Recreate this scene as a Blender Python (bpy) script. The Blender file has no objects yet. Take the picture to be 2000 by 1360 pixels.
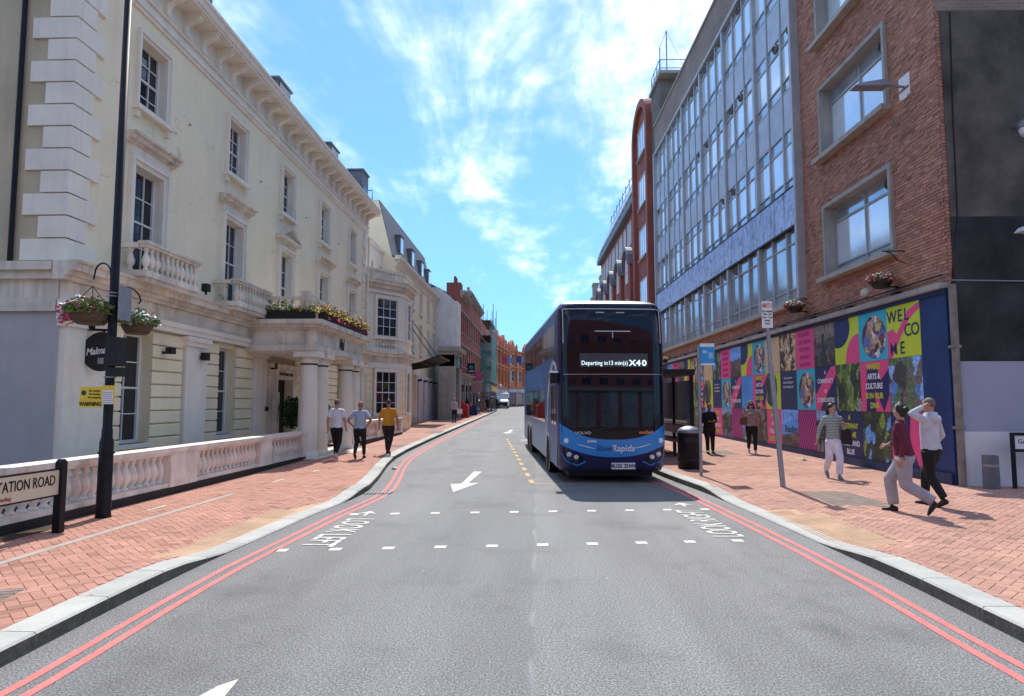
import bpy, bmesh, math, random
from mathutils import Vector, Matrix, kdtree
random.seed(7)
R = math.radians
scene = bpy.context.scene
# ---------------------------------------------------------------- camera
cam_d = bpy.data.cameras.new('camera'); cam = bpy.data.objects.new('camera', cam_d)
scene.collection.objects.link(cam); scene.camera = cam
cam_d.sensor_width = 36; cam_d.lens = 23.4; cam_d.clip_start = .05; cam_d.clip_end = 3000
cam.location = (0, 0, 1.85)
cam.rotation_euler = (R(90) + math.atan(107/1300), 0, math.atan(50/1300))
# ---------------------------------------------------------------- world, sun, exposure
SUN_EL, SUN_AZ = 54.0, -3.0           # azimuth measured from +Y towards +X
world = bpy.data.worlds.new('World'); scene.world = world; world.use_nodes = True
wn, wl = world.node_tree.nodes, world.node_tree.links
wn.clear()
def N(nodes, t, **k):
    n = nodes.new(t)
    for a, b in k.items():
        if a == 'inp':
            for i, v in b.items(): n.inputs[i].default_value = v
        else: setattr(n, a, b)
    return n
sky = N(wn, 'ShaderNodeTexSky', sky_type='NISHITA', sun_disc=False, sun_elevation=R(SUN_EL), sun_rotation=R(SUN_AZ),
        altitude=50, air_density=1.0, dust_density=0.25, ozone_density=3.0)
tc = N(wn, 'ShaderNodeTexCoord'); sep = N(wn, 'ShaderNodeSeparateXYZ'); wl.new(tc.outputs['Generated'], sep.inputs[0])
def wmath(op, a, b=None):
    n = N(wn, 'ShaderNodeMath', operation=op)
    for i, v in enumerate((a, b)):
        if v is None: continue
        if hasattr(v, 'links'): wl.new(v, n.inputs[i])
        else: n.inputs[i].default_value = v
    return n.outputs[0]
den = wmath('ADD', wmath('MAXIMUM', sep.outputs[2], 0.0), 0.10)
cx_, cy_ = wmath('DIVIDE', sep.outputs[0], den), wmath('DIVIDE', sep.outputs[1], den)
comb = N(wn, 'ShaderNodeCombineXYZ'); wl.new(cx_, comb.inputs[0]); wl.new(cy_, comb.inputs[1])
def wnoise(rot, scl, loc, scale, detail, rough, dist):
    mp = N(wn, 'ShaderNodeMapping'); mp.inputs['Rotation'].default_value = (0, 0, R(rot)); mp.inputs['Scale'].default_value = scl
    mp.inputs['Location'].default_value = loc
    wl.new(comb.outputs[0], mp.inputs[0])
    n = N(wn, 'ShaderNodeTexNoise'); wl.new(mp.outputs[0], n.inputs['Vector'])
    n.inputs['Scale'].default_value = scale; n.inputs['Detail'].default_value = detail
    n.inputs['Roughness'].default_value = rough; n.inputs['Distortion'].default_value = dist
    return n.outputs['Fac']
big = wnoise(35, (1, .55, 1), (4.7, 12.3, 0), .55, 3, .5, .2)
fine = wnoise(48, (1, .34, 1), (8.3, 2.2, 0), 2.6, 12, .62, .45)
puff = wnoise(20, (1, .8, 1), (5, 7, 0), 7.0, 8, .6, .2)
s1 = wmath('ADD', wmath('MULTIPLY', big, 1.25), wmath('MULTIPLY', fine, 1.15))
s1 = wmath('ADD', s1, wmath('MULTIPLY', puff, .22))
ramp = N(wn, 'ShaderNodeMapRange', interpolation_type='SMOOTHSTEP'); wl.new(s1, ramp.inputs[0])
ramp.inputs[1].default_value = 1.22; ramp.inputs[2].default_value = 1.76; ramp.inputs[4].default_value = .95
fade = N(wn, 'ShaderNodeMapRange', interpolation_type='SMOOTHSTEP'); wl.new(sep.outputs[2], fade.inputs[0])
fade.inputs[1].default_value = .05; fade.inputs[2].default_value = .15
cfac = wmath('MULTIPLY', ramp.outputs[0], fade.outputs[0])
tint = N(wn, 'ShaderNodeMix', data_type='RGBA', blend_type='MULTIPLY'); tint.inputs[0].default_value = 1
wl.new(sky.outputs[0], tint.inputs[6]); tint.inputs[7].default_value = (.70, .88, 1.04, 1)
kv = N(wn, 'ShaderNodeVectorMath', operation='DIVIDE'); wl.new(tint.outputs[2], kv.inputs[0]); kv.inputs[1].default_value = (1.75, 4.7, 10.5)
k1 = N(wn, 'ShaderNodeVectorMath', operation='ADD'); wl.new(kv.outputs[0], k1.inputs[0]); k1.inputs[1].default_value = (1, 1, 1)
cap = N(wn, 'ShaderNodeVectorMath', operation='DIVIDE'); wl.new(tint.outputs[2], cap.inputs[0]); wl.new(k1.outputs[0], cap.inputs[1])   # soft shoulder on the bright horizon
mixc = N(wn, 'ShaderNodeMix', data_type='RGBA'); wl.new(cfac, mixc.inputs[0]); wl.new(cap.outputs[0], mixc.inputs[6])
shd = N(wn, 'ShaderNodeMapRange', inp={1: .35, 2: .65, 3: 4.2, 4: 8.2}); wl.new(puff, shd.inputs[0])
cc = N(wn, 'ShaderNodeVectorMath', operation='SCALE'); cc.inputs[0].default_value = (.97, .99, 1.03); wl.new(shd.outputs[0], cc.inputs['Scale']); wl.new(cc.outputs[0], mixc.inputs[7])
bg = N(wn, 'ShaderNodeBackground'); bg.inputs[1].default_value = 0.15; wl.new(mixc.outputs[2], bg.inputs[0])
wo = N(wn, 'ShaderNodeOutputWorld'); wl.new(bg.outputs[0], wo.inputs[0])
sun_d = bpy.data.lights.new('sun', 'SUN'); sun = bpy.data.objects.new('sun', sun_d); scene.collection.objects.link(sun)
sun_d.energy = 2.3; sun_d.angle = R(.53); sun_d.color = (1, .95, .87)
sd = Vector((math.sin(R(SUN_AZ))*math.cos(R(SUN_EL)), math.cos(R(SUN_AZ))*math.cos(R(SUN_EL)), math.sin(R(SUN_EL))))
sun.rotation_euler = sd.to_track_quat('Z', 'Y').to_euler(); sun.location = sd*60
vs = scene.view_settings; vs.view_transform = 'Standard'; vs.look = 'None'; vs.gamma = 1; vs.exposure = 1.2
vs.use_curve_mapping = False
scene.cycles.max_bounces = 6; scene.cycles.diffuse_bounces = 3; scene.cycles.glossy_bounces = 3
# ---------------------------------------------------------------- materials
def lin(c): return tuple(((v/255)/12.92 if v/255 <= .04045 else ((v/255+.055)/1.055)**2.4) for v in c)
MAT = {}
def mat(name, col, rough=.7, var=.12, scale=3.0, bump=0.0, bscale=60, metal=0, spec=.4, streak=0.0, dirt=(.25,.22,.18), emit=None, estr=0, coat=0, tone=False, fine=0.0, wear=0.0, crack=0.0, wscale=26):
    """principled material: base colour + soft noise variation, vertical weather streaks, fine bump"""
    if name in MAT: return MAT[name]
    m = bpy.data.materials.new(name); m.use_nodes = True; MAT[name] = m
    nt = m.node_tree; n, l = nt.nodes, nt.links; b = n['Principled BSDF']
    b.inputs['Roughness'].default_value = rough; b.inputs['Metallic'].default_value = metal
    b.inputs['Specular IOR Level'].default_value = spec; b.inputs['Coat Weight'].default_value = coat
    if emit: b.inputs['Emission Color'].default_value = (*emit, 1); b.inputs['Emission Strength'].default_value = estr
    geo = N(n, 'ShaderNodeNewGeometry'); out = None
    base = N(n, 'ShaderNodeRGB'); base.outputs[0].default_value = (*col, 1); out = base.outputs[0]
    def mixmul(o, fac_out, lo, hi):
        mr = N(n, 'ShaderNodeMapRange'); l.new(fac_out, mr.inputs[0]); mr.inputs[1].default_value = .3; mr.inputs[2].default_value = .7
        mr.inputs[3].default_value = lo; mr.inputs[4].default_value = hi
        v = N(n, 'ShaderNodeVectorMath', operation='SCALE'); l.new(o, v.inputs[0]); l.new(mr.outputs[0], v.inputs['Scale']); return v.outputs[0]
    if var:
        t = N(n, 'ShaderNodeTexNoise', inp={'Scale': scale, 'Detail': 6, 'Roughness': .6}); l.new(geo.outputs['Position'], t.inputs['Vector'])
        out = mixmul(out, t.outputs['Fac'], 1-var, 1+var)
    if fine:
        t = N(n, 'ShaderNodeTexNoise', inp={'Scale': bscale, 'Detail': 2, 'Roughness': .7}); l.new(geo.outputs['Position'], t.inputs['Vector'])
        out = mixmul(out, t.outputs['Fac'], 1-fine, 1+fine)
    if tone:
        a = N(n, 'ShaderNodeAttribute', attribute_name='tone')
        v = N(n, 'ShaderNodeVectorMath', operation='SCALE'); l.new(out, v.inputs[0]); l.new(a.outputs['Fac'], v.inputs['Scale']); out = v.outputs[0]
    if streak:
        mp = N(n, 'ShaderNodeMapping'); mp.inputs['Scale'].default_value = (2.2, 2.2, .16); l.new(geo.outputs['Position'], mp.inputs[0])
        t = N(n, 'ShaderNodeTexNoise', inp={'Scale': 2.4, 'Detail': 8, 'Roughness': .68}); l.new(mp.outputs[0], t.inputs['Vector'])
        mr = N(n, 'ShaderNodeMapRange'); l.new(t.outputs['Fac'], mr.inputs[0]); mr.inputs[1].default_value = .5; mr.inputs[2].default_value = .78; mr.inputs[4].default_value = streak
        mx = N(n, 'ShaderNodeMix', data_type='RGBA'); l.new(mr.outputs[0], mx.inputs[0]); l.new(out, mx.inputs[6]); mx.inputs[7].default_value = (*dirt, 1); out = mx.outputs[2]
    if wear:
        t = N(n, 'ShaderNodeTexNoise', inp={'Scale': wscale, 'Detail': 7, 'Roughness': .75}); l.new(geo.outputs['Position'], t.inputs['Vector'])
        mr = N(n, 'ShaderNodeMapRange', inp={1: .5, 2: .64, 3: 0., 4: wear}); l.new(t.outputs['Fac'], mr.inputs[0])
        mx = N(n, 'ShaderNodeMix', data_type='RGBA'); l.new(mr.outputs[0], mx.inputs[0]); l.new(out, mx.inputs[6]); mx.inputs[7].default_value = (.13, .128, .125, 1); out = mx.outputs[2]
    if crack:
        dn = N(n, 'ShaderNodeTexNoise', inp={'Scale': 2.2, 'Detail': 6}); l.new(geo.outputs['Position'], dn.inputs['Vector'])
        sc = N(n, 'ShaderNodeVectorMath', operation='SCALE'); sc.inputs['Scale'].default_value = .5; l.new(dn.outputs['Color'], sc.inputs[0])
        av = N(n, 'ShaderNodeVectorMath', operation='ADD'); l.new(geo.outputs['Position'], av.inputs[0]); l.new(sc.outputs[0], av.inputs[1])
        vo = N(n, 'ShaderNodeTexVoronoi', feature='DISTANCE_TO_EDGE', inp={'Scale': .55}); l.new(av.outputs[0], vo.inputs['Vector'])
        mr = N(n, 'ShaderNodeMapRange', inp={1: .0, 2: .006, 3: crack, 4: 0.}); l.new(vo.outputs['Distance'], mr.inputs[0])
        gm = N(n, 'ShaderNodeMapRange', inp={1: .45, 2: .6, 3: 0., 4: 1.}); l.new(dn.outputs['Fac'], gm.inputs[0])
        mm = N(n, 'ShaderNodeMath', operation='MULTIPLY'); l.new(mr.outputs[0], mm.inputs[0]); l.new(gm.outputs[0], mm.inputs[1])
        mx = N(n, 'ShaderNodeMix', data_type='RGBA'); l.new(mm.outputs[0], mx.inputs[0]); l.new(out, mx.inputs[6]); mx.inputs[7].default_value = (.16, .13, .1, 1); out = mx.outputs[2]
    l.new(out, b.inputs['Base Color'])
    if bump:
        t = N(n, 'ShaderNodeTexNoise', inp={'Scale': bscale, 'Detail': 4}); l.new(geo.outputs['Position'], t.inputs['Vector'])
        bp = N(n, 'ShaderNodeBump', inp={'Strength': bump, 'Distance': .01}); l.new(t.outputs['Fac'], bp.inputs['Height']); l.new(bp.outputs[0], b.inputs['Normal'])
    return m
cream = mat('cream_stucco', (.87, .755, .53), .85, .06, .7, .15, 40, streak=.22, dirt=(.46,.39,.29), crack=.5)
creamlow = mat('cream_rusticated_stucco', (.87, .755, .51), .85, .08, .9, .15, 40, streak=.18, dirt=(.40,.34,.25))
white = mat('white_painted_stone', (.83, .765, .635), .75, .08, 1.2, .1, 50, streak=.30, dirt=(.36,.32,.27))
whiteold = mat('weathered_white_stone', (.72, .645, .525), .8, .24, 1.6, .2, 40, streak=.7, dirt=(.22,.19,.15))
whitebal = mat('balustrade_paint', (.80, .705, .60), .75, .18, 2.5, .15, 50, streak=.6, dirt=(.36,.25,.19))
gable_white_shade = mat('shaded_white_render', (.45, .43, .41), .85, .1, .8, .2, 30, streak=.2, dirt=(.3,.3,.3))  # white paint of the lower gable with its shade put into the colour
gable_cream_shade = mat('shaded_cream_render', (.52, .45, .30), .88, .12, .8, .2, 30, streak=.3, dirt=(.25,.22,.14))  # cream wall with gable shade and some algae put into the colour
frame_w = mat('white_window_paint', (.72, .71, .68), .5, .06, 4)
glass = mat('window_glass', (.012, .014, .018), .04, .5, .6, spec=.6)
glass_sky = mat('reflective_office_glass', (.78, .82, .84), .09, .15, .5, metal=.38, spec=.5)  # pale base colour stands for blinds and reflected cloud
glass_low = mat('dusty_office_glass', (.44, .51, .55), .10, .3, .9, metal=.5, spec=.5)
curtain = mat('curtain_cloth', (.30, .28, .27), .9, .2, 6)
black = mat('black_paint', (.010, .010, .013), .5, .3, 8, spec=.25)
blackmatt = mat('black_plastic', (.014, .014, .015), .6, .2, 8)
bitumen = mat('black_bitumen_and_floor_shade', (.022, .021, .02), .7, .4, 3, .3, 30)  # bitumen for plinths; on the area floor its black is painted shade
lead = mat('lead_roof', (.17, .18, .2), .6, .15, 2)
slate = mat('slate_roof', (.10, .105, .12), .65, .25, 3, .3, 14)
steel = mat('galvanised_steel', (.30, .31, .33), .45, .12, 6, metal=.6)
asphalt_c = (.125, .125, .13)
brick_m = mat('red_brown_brick', (.42, .195, .125), .85, .12, 1.1, .3, 90, tone=True, streak=.28, dirt=(.30,.22,.20))
mortar = mat('brick_mortar', (.24, .17, .135), .9, .1, 4)
paver_m = mat('red_clay_paver', (.42, .205, .145), .85, .12, .8, .2, 80, tone=True, fine=.12)
paver_r = mat('brown_red_clay_paver', (.41, .22, .16), .85, .16, .7, .2, 80, tone=True, fine=.12)
joint = mat('paving_joint_sand', (.30, .155, .11), .95, .2, 4)
kerbm = mat('granite_kerb', (.42, .41, .37), .8, .12, 2.5, .2, 90, fine=.18, tone=True)
tactile_m = mat('buff_tactile_slab', (.50, .32, .20), .85, .14, 2.5, tone=True)
redline = mat('red_route_paint', (.70, .17, .15), .75, .15, 5, fine=.2, wear=.6)
whiteline = mat('road_marking_white', (.66, .64, .55), .75, .15, 5, fine=.15, wear=.65)
yellowline = mat('road_marking_yellow', (.66, .44, .16), .75, .15, 9, wear=.7)
navy = mat('navy_hoarding_paint', (.016, .042, .135), .6, .25, 1.5)
aluminium = mat('grey_aluminium_mullion', (.40, .41, .42), .5, .12, 2.0, metal=.25, streak=.3, dirt=(.2,.2,.2))
spandrel = mat('pale_blue_grey_spandrel', (.52, .58, .66), .5, .12, 1.5, streak=.25, dirt=(.28,.30,.33))
bluepanel = mat('peeling_blue_fascia', (.46, .59, .84), .6, .12, 1.0, wear=.85, wscale=3.2, streak=.9, dirt=(.07,.085,.12))
concrete = mat('stained_concrete', (.36, .34, .30), .85, .15, 2, .2, 30, streak=.5, dirt=(.12,.11,.1))
darkrender = mat('brown_black_render', (.095, .080, .068), .9, .65, 1.0, .4, 20, streak=.5, dirt=(.12,.10,.09))
blackrender = mat('black_tar_render', (.028, .025, .024), .8, .7, 1.2, .3, 20)
lavender = mat('lavender_render', (.36, .36, .42), .85, .06, 1, .1, 30)
whiterender = mat('white_render', (.68, .65, .66), .85, .08, 1.2, .1, 30, streak=.15)
skin = mat('skin', (.46, .25, .17), .55, .08, 12, spec=.3)
skin_d = mat('skin_tanned', (.33, .17, .11), .55, .08, 12, spec=.3)
leafm = mat('leaf_green', (.12, .20, .045), .6, .45, 22)
leafd = mat('leaf_dark_green', (.025, .06, .02), .6, .45, 18)
petal_w = mat('petal_white', (.78, .78, .70), .6, .1, 20); petal_p = mat('petal_pink', (.72, .12, .26), .6, .25, 20)
petal_y = mat('petal_yellow', (.82, .58, .05), .6, .25, 20); petal_r = mat('petal_crimson', (.45, .03, .08), .6, .3, 20)
petal_o = mat('petal_orange', (.8, .25, .04), .6, .2, 20)
wicker = mat('wicker_basket', (.10, .075, .05), .9, .4, 25, .5, 60)

def asphalt():
    m = bpy.data.materials.new('asphalt'); m.use_nodes = True; nt = m.node_tree; n, l = nt.nodes, nt.links; b = n['Principled BSDF']
    b.inputs['Roughness'].default_value = .72; b.inputs['Specular IOR Level'].default_value = .45
    geo = N(n, 'ShaderNodeNewGeometry')
    vo = N(n, 'ShaderNodeTexNoise', inp={'Scale': 62, 'Detail': 4, 'Roughness': .8}); l.new(geo.outputs['Position'], vo.inputs['Vector'])
    r1 = N(n, 'ShaderNodeValToRGB'); e = r1.color_ramp.elements
    e[0].position = .36; e[0].color = (.035, .035, .038, 1); e[1].position = .64; e[1].color = (.36, .35, .33, 1)
    x = e.new(.5); x.color = (.145, .143, .14, 1)
    l.new(vo.outputs['Fac'], r1.inputs[0])
    mp = N(n, 'ShaderNodeMapping'); mp.inputs['Scale'].default_value = (.9, .13, 1); l.new(geo.outputs['Position'], mp.inputs[0])
    big = N(n, 'ShaderNodeTexNoise', inp={'Scale': 1.1, 'Detail': 5, 'Roughness': .6}); l.new(mp.outputs[0], big.inputs['Vector'])
    mr = N(n, 'ShaderNodeMapRange', inp={1: .3, 2: .7, 3: .8, 4: 1.2}); l.new(big.outputs['Fac'], mr.inputs[0])
    v = N(n, 'ShaderNodeVectorMath', operation='SCALE'); l.new(r1.outputs[0], v.inputs[0]); l.new(mr.outputs[0], v.inputs['Scale'])
    # seam where two lanes of surfacing meet, with a smear of pale sealant
    sp = N(n, 'ShaderNodeSeparateXYZ'); l.new(geo.outputs['Position'], sp.inputs[0])
    wob = N(n, 'ShaderNodeTexNoise', inp={'Scale': 1.6, 'Detail': 4}); l.new(geo.outputs['Position'], wob.inputs['Vector'])
    a = N(n, 'ShaderNodeMath', operation='MULTIPLY_ADD', inp={1: .14, 2: -.03}); l.new(wob.outputs['Fac'], a.inputs[0])
    s = N(n, 'ShaderNodeMath', operation='ADD'); l.new(sp.outputs[0], s.inputs[0]); l.new(a.outputs[0], s.inputs[1])
    ab = N(n, 'ShaderNodeMath', operation='ABSOLUTE'); l.new(s.outputs[0], ab.inputs[0])
    m1 = N(n, 'ShaderNodeMapRange', inp={1: .0, 2: .035, 3: .55, 4: 0.}); l.new(ab.outputs[0], m1.inputs[0])
    wob2 = N(n, 'ShaderNodeTexNoise', inp={'Scale': .8, 'Detail': 3}); l.new(geo.outputs['Position'], wob2.inputs['Vector'])
    m2 = N(n, 'ShaderNodeMapRange', inp={1: .46, 2: .6, 3: 0., 4: 1.}); l.new(wob2.outputs['Fac'], m2.inputs[0])
    mm = N(n, 'ShaderNodeMath', operation='MULTIPLY'); l.new(m1.outputs[0], mm.inputs[0]); l.new(m2.outputs[0], mm.inputs[1])
    mx = N(n, 'ShaderNodeMix', data_type='RGBA'); l.new(mm.outputs[0], mx.inputs[0]); l.new(v.outputs[0], mx.inputs[6]); mx.inputs[7].default_value = (.27, .28, .30, 1)
    sk = N(n, 'ShaderNodeTexNoise', inp={'Scale': 9, 'Detail': 2, 'Roughness': .5}); l.new(geo.outputs['Position'], sk.inputs['Vector'])
    sk2 = N(n, 'ShaderNodeMapRange', inp={1: .76, 2: .79, 3: 0., 4: .8}); l.new(sk.outputs['Fac'], sk2.inputs[0])
    mx2 = N(n, 'ShaderNodeMix', data_type='RGBA'); l.new(sk2.outputs[0], mx2.inputs[0]); l.new(mx.outputs[2], mx2.inputs[6]); mx2.inputs[7].default_value = (.5, .5, .47, 1)
    st = N(n, 'ShaderNodeTexNoise', inp={'Scale': .55, 'Detail': 9, 'Roughness': .7}); l.new(geo.outputs['Position'], st.inputs['Vector'])
    st2 = N(n, 'ShaderNodeMapRange', inp={1: .52, 2: .72, 3: 1.02, 4: .6}); l.new(st.outputs['Fac'], st2.inputs[0])
    half = N(n, 'ShaderNodeMapRange', inp={1: -.04, 2: .04, 3: .93, 4: 1.05}); l.new(s.outputs[0], half.inputs[0])
    hm = N(n, 'ShaderNodeMath', operation='MULTIPLY'); l.new(half.outputs[0], hm.inputs[0]); l.new(st2.outputs[0], hm.inputs[1])
    v3 = N(n, 'ShaderNodeVectorMath', operation='SCALE'); l.new(mx2.outputs[2], v3.inputs[0]); l.new(hm.outputs[0], v3.inputs['Scale'])
    l.new(v3.outputs[0], b.inputs['Base Color'])
    bp = N(n, 'ShaderNodeBump', inp={'Strength': .5, 'Distance': .008}); l.new(vo.outputs['Fac'], bp.inputs['Height']); l.new(bp.outputs[0], b.inputs['Normal'])
    return m
asphalt_m = asphalt()
def brickmat(name, c1, c2, mort, scale=1.0, axis='XZ'):
    """distant brickwork whose bricks are only a few pixels: brick texture in wall coordinates"""
    m = bpy.data.materials.new(name); m.use_nodes = True; n, l = m.node_tree.nodes, m.node_tree.links; b = n['Principled BSDF']; b.inputs['Roughness'].default_value = .85
    t = N(n, 'ShaderNodeTexCoord'); sp = N(n, 'ShaderNodeSeparateXYZ'); l.new(t.outputs['Object'], sp.inputs[0])
    ad = N(n, 'ShaderNodeMath', operation='ADD'); l.new(sp.outputs[0], ad.inputs[0]); l.new(sp.outputs[1], ad.inputs[1])
    cb = N(n, 'ShaderNodeCombineXYZ')
    if axis == 'XZ': l.new(ad.outputs[0], cb.inputs[0]); l.new(sp.outputs[2], cb.inputs[1])
    else: l.new(sp.outputs[0], cb.inputs[0]); l.new(sp.outputs[1], cb.inputs[1])
    br = N(n, 'ShaderNodeTexBrick', inp={'Color1': (*c1, 1), 'Color2': (*c2, 1), 'Mortar': (*mort, 1), 'Scale': scale, 'Mortar Size': .006, 'Brick Width': .225, 'Row Height': .075})
    if axis != 'XZ': br.inputs['Row Height'].default_value = .105; br.inputs['Brick Width'].default_value = .21
    l.new(cb.outputs[0], br.inputs['Vector'])
    no = N(n, 'ShaderNodeTexNoise', inp={'Scale': .5, 'Detail': 5}); l.new(t.outputs['Object'], no.inputs['Vector'])
    mr = N(n, 'ShaderNodeMapRange', inp={1: .3, 2: .7, 3: .78, 4: 1.2}); l.new(no.outputs['Fac'], mr.inputs[0])
    v = N(n, 'ShaderNodeVectorMath', operation='SCALE'); l.new(br.outputs['Color'], v.inputs[0]); l.new(mr.outputs[0], v.inputs['Scale'])
    l.new(v.outputs[0], b.inputs['Base Color']); return m
brick_far = brickmat('orange_red_brickwork', (.40, .10, .052), (.32, .08, .045), (.30, .17, .12))
brick_dark = brickmat('dark_red_brickwork', (.36, .085, .05), (.28, .07, .045), (.24, .13, .1))
brick_terr = brickmat('terracotta_brickwork', (.58, .15, .06), (.48, .12, .05), (.4, .2, .12))
brick_grey = brickmat('brown_parapet_brick', (.30, .20, .15), (.24, .16, .13), (.30, .25, .21))
paver_far = brickmat('distant_clay_paving', (.42, .215, .155), (.37, .18, .13), (.27, .145, .105), axis='XY')
# ---------------------------------------------------------------- mesh helpers
COL = scene.collection
class MB:
    def __init__(s): s.v = []; s.f = []; s.m = []; s.t = []
    def add(s, vs, fs, mi=0, tone=1.0):
        o = len(s.v); s.v += [tuple(p) for p in vs]
        for f in fs: s.f.append(tuple(i+o for i in f)); s.m.append(mi); s.t.append(tone)
        return s
    def box(s, x0, x1, y0, y1, z0, z1, mi=0, tone=1.0):
        return s.add([(x0,y0,z0),(x1,y0,z0),(x1,y1,z0),(x0,y1,z0),(x0,y0,z1),(x1,y0,z1),(x1,y1,z1),(x0,y1,z1)],
                     [(0,3,2,1),(4,5,6,7),(0,1,5,4),(1,2,6,5),(2,3,7,6),(3,0,4,7)], mi, tone)
    def prism(s, poly, a0, a1, ax='y', mi=0):
        """polygon given in the two other axes (in xyz order), extruded along ax"""
        n = len(poly)
        def P(p, a): return {'x': (a, p[0], p[1]), 'y': (p[0], a, p[1]), 'z': (p[0], p[1], a)}[ax]
        vs = [P(p, a0) for p in poly] + [P(p, a1) for p in poly]
        fs = [tuple(range(n))[::-1], tuple(range(n, 2*n))] + [(i, (i+1) % n, n+(i+1) % n, n+i) for i in range(n)]
        return s.add(vs, fs, mi)
    def lathe(s, prof, seg=12, c=(0,0,0), mi=0, ax='z'):
        vs = []; fs = []
        for r, z in prof:
            for k in range(seg):
                a = 2*math.pi*k/seg; p = (r*math.cos(a), r*math.sin(a), z)
                if ax == 'x': p = (p[2], p[0], p[1])
                if ax == 'y': p = (p[0], p[2], p[1])
                vs.append((c[0]+p[0], c[1]+p[1], c[2]+p[2]))
        n = len(prof)
        for j in range(n-1):
            for k in range(seg): fs.append((j*seg+k, j*seg+(k+1) % seg, (j+1)*seg+(k+1) % seg, (j+1)*seg+k))
        fs.append(tuple(range(seg))[::-1]); fs.append(tuple((n-1)*seg+k for k in range(seg)))
        return s.add(vs, fs, mi)
    def tube(s, pts, r, seg=8, mi=0, ell=None):
        pts = [Vector(p) for p in pts]; n = len(pts); rs = r if isinstance(r, (list, tuple)) else [r]*n
        vs = []; fs = []; ref = None
        for i, p in enumerate(pts):
            d = (pts[min(i+1, n-1)] - pts[max(i-1, 0)]).normalized()
            if ref is None: ref = Vector((1,0,0)) if abs(d.x) < .8 else Vector((0,1,0))
            u = (ref - d*ref.dot(d)).normalized(); w = d.cross(u); ref = u
            ex, ey = ell[i] if ell else (1, 1)
            for k in range(seg):
                a = 2*math.pi*k/seg; vs.append(p + u*(rs[i]*ex*math.cos(a)) + w*(rs[i]*ey*math.sin(a)))
        for j in range(n-1):
            for k in range(seg): fs.append((j*seg+k, j*seg+(k+1) % seg, (j+1)*seg+(k+1) % seg, (j+1)*seg+k))
        fs.append(tuple(range(seg))[::-1]); fs.append(tuple((n-1)*seg+k for k in range(seg)))
        return s.add(vs, fs, mi)
    def grid(s, fn, nu, nv, mi=0):
        vs = [fn(i/nu, j/nv) for j in range(nv+1) for i in range(nu+1)]
        fs = [(j*(nu+1)+i, j*(nu+1)+i+1, (j+1)*(nu+1)+i+1, (j+1)*(nu+1)+i) for j in range(nv) for i in range(nu)]
        return s.add(vs, fs, mi)
    def poly(s, pts, mi=0): return s.add(pts, [tuple(range(len(pts)))], mi)
    def sphere(s, c, r, seg=10, rings=7, mi=0, sc=(1,1,1)):
        prof = [(max(1e-4, math.sin(math.pi*i/rings)), -math.cos(math.pi*i/rings)) for i in range(rings+1)]
        o = len(s.v); s.lathe(prof, seg, (0,0,0), mi)
        for i in range(o, len(s.v)):
            x, y, z = s.v[i]; s.v[i] = (c[0]+x*r*sc[0], c[1]+y*r*sc[1], c[2]+z*r*sc[2])
        return s
    def mesh(s, name, mats, smooth=False, recalc=True):
        me = bpy.data.meshes.new(name); me.from_pydata(s.v, [], s.f)
        for m in (mats if isinstance(mats, (list, tuple)) else [mats]): me.materials.append(m)
        if any(s.m): me.polygons.foreach_set('material_index', s.m)
        if smooth: me.polygons.foreach_set('use_smooth', [True]*len(s.f))
        at = me.attributes.new('tone', 'FLOAT', 'FACE'); at.data.foreach_set('value', s.t)
        if recalc and len(s.f) < 30000:
            bm = bmesh.new(); bm.from_mesh(me); bmesh.ops.recalc_face_normals(bm, faces=bm.faces); bm.to_mesh(me); bm.free()
        me.update(); return me
    def build(s, name, mats, parent=None, smooth=False, **props):
        return obj(name, s.mesh(name, mats, smooth), parent, **props)
def obj(name, me, parent=None, loc=None, rotz=None, **props):
    o = bpy.data.objects.new(name, me); COL.objects.link(o)
    if parent: o.parent = parent
    if loc: o.location = loc
    if rotz is not None: o.rotation_euler = (0, 0, rotz)
    for k, v in props.items(): o[k] = v
    return o
def thing(name, label, cat, loc=(0,0,0), rotz=0, group=None):
    o = obj(name, None, None, loc, rotz, label=label, category=cat)
    if group: o['group'] = group
    return o
def tag(o, label, cat, group=None):
    o['label'] = label; o['category'] = cat
    if group: o['group'] = group
    return o
def copy_tree(o, parent=None):
    c = o.copy(); COL.objects.link(c); c.parent = parent
    for ch in list(o.children): copy_tree(ch, c)
    return c
def textmesh(s, size, mats, origin, xd, yd, depth=.004, align='CENTER', name='lettering', xs=1.0, shear=0, spacing=1.0, bold=0.0):
    cu = bpy.data.curves.new('t', 'FONT'); cu.body = s; cu.size = size; cu.align_x = align; cu.align_y = 'CENTER'; cu.extrude = depth/2; cu.shear = shear
    cu.resolution_u = 3; cu.space_character = spacing; cu.offset = bold; cu.space_line = .95
    ob = bpy.data.objects.new('t', cu); me = bpy.data.meshes.new_from_object(ob); bpy.data.objects.remove(ob); bpy.data.curves.remove(cu)
    xd, yd = Vector(xd).normalized(), Vector(yd).normalized(); zd = xd.cross(yd); o = Vector(origin)
    for v in me.vertices: v.co = o + xd*(v.co.x*xs) + yd*v.co.y + zd*v.co.z
    me.name = name; me.materials.clear(); me.materials.append(mats); return me
def text(s, size, m, origin, xd, yd, parent, name='lettering', **k):
    return obj(name, textmesh(s, size, m, origin, xd, yd, name=name, **k), parent)
def g(y): return 0.0105*min(130.0, max(0.0, y-16))       # the street climbs gently beyond the crossing
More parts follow.
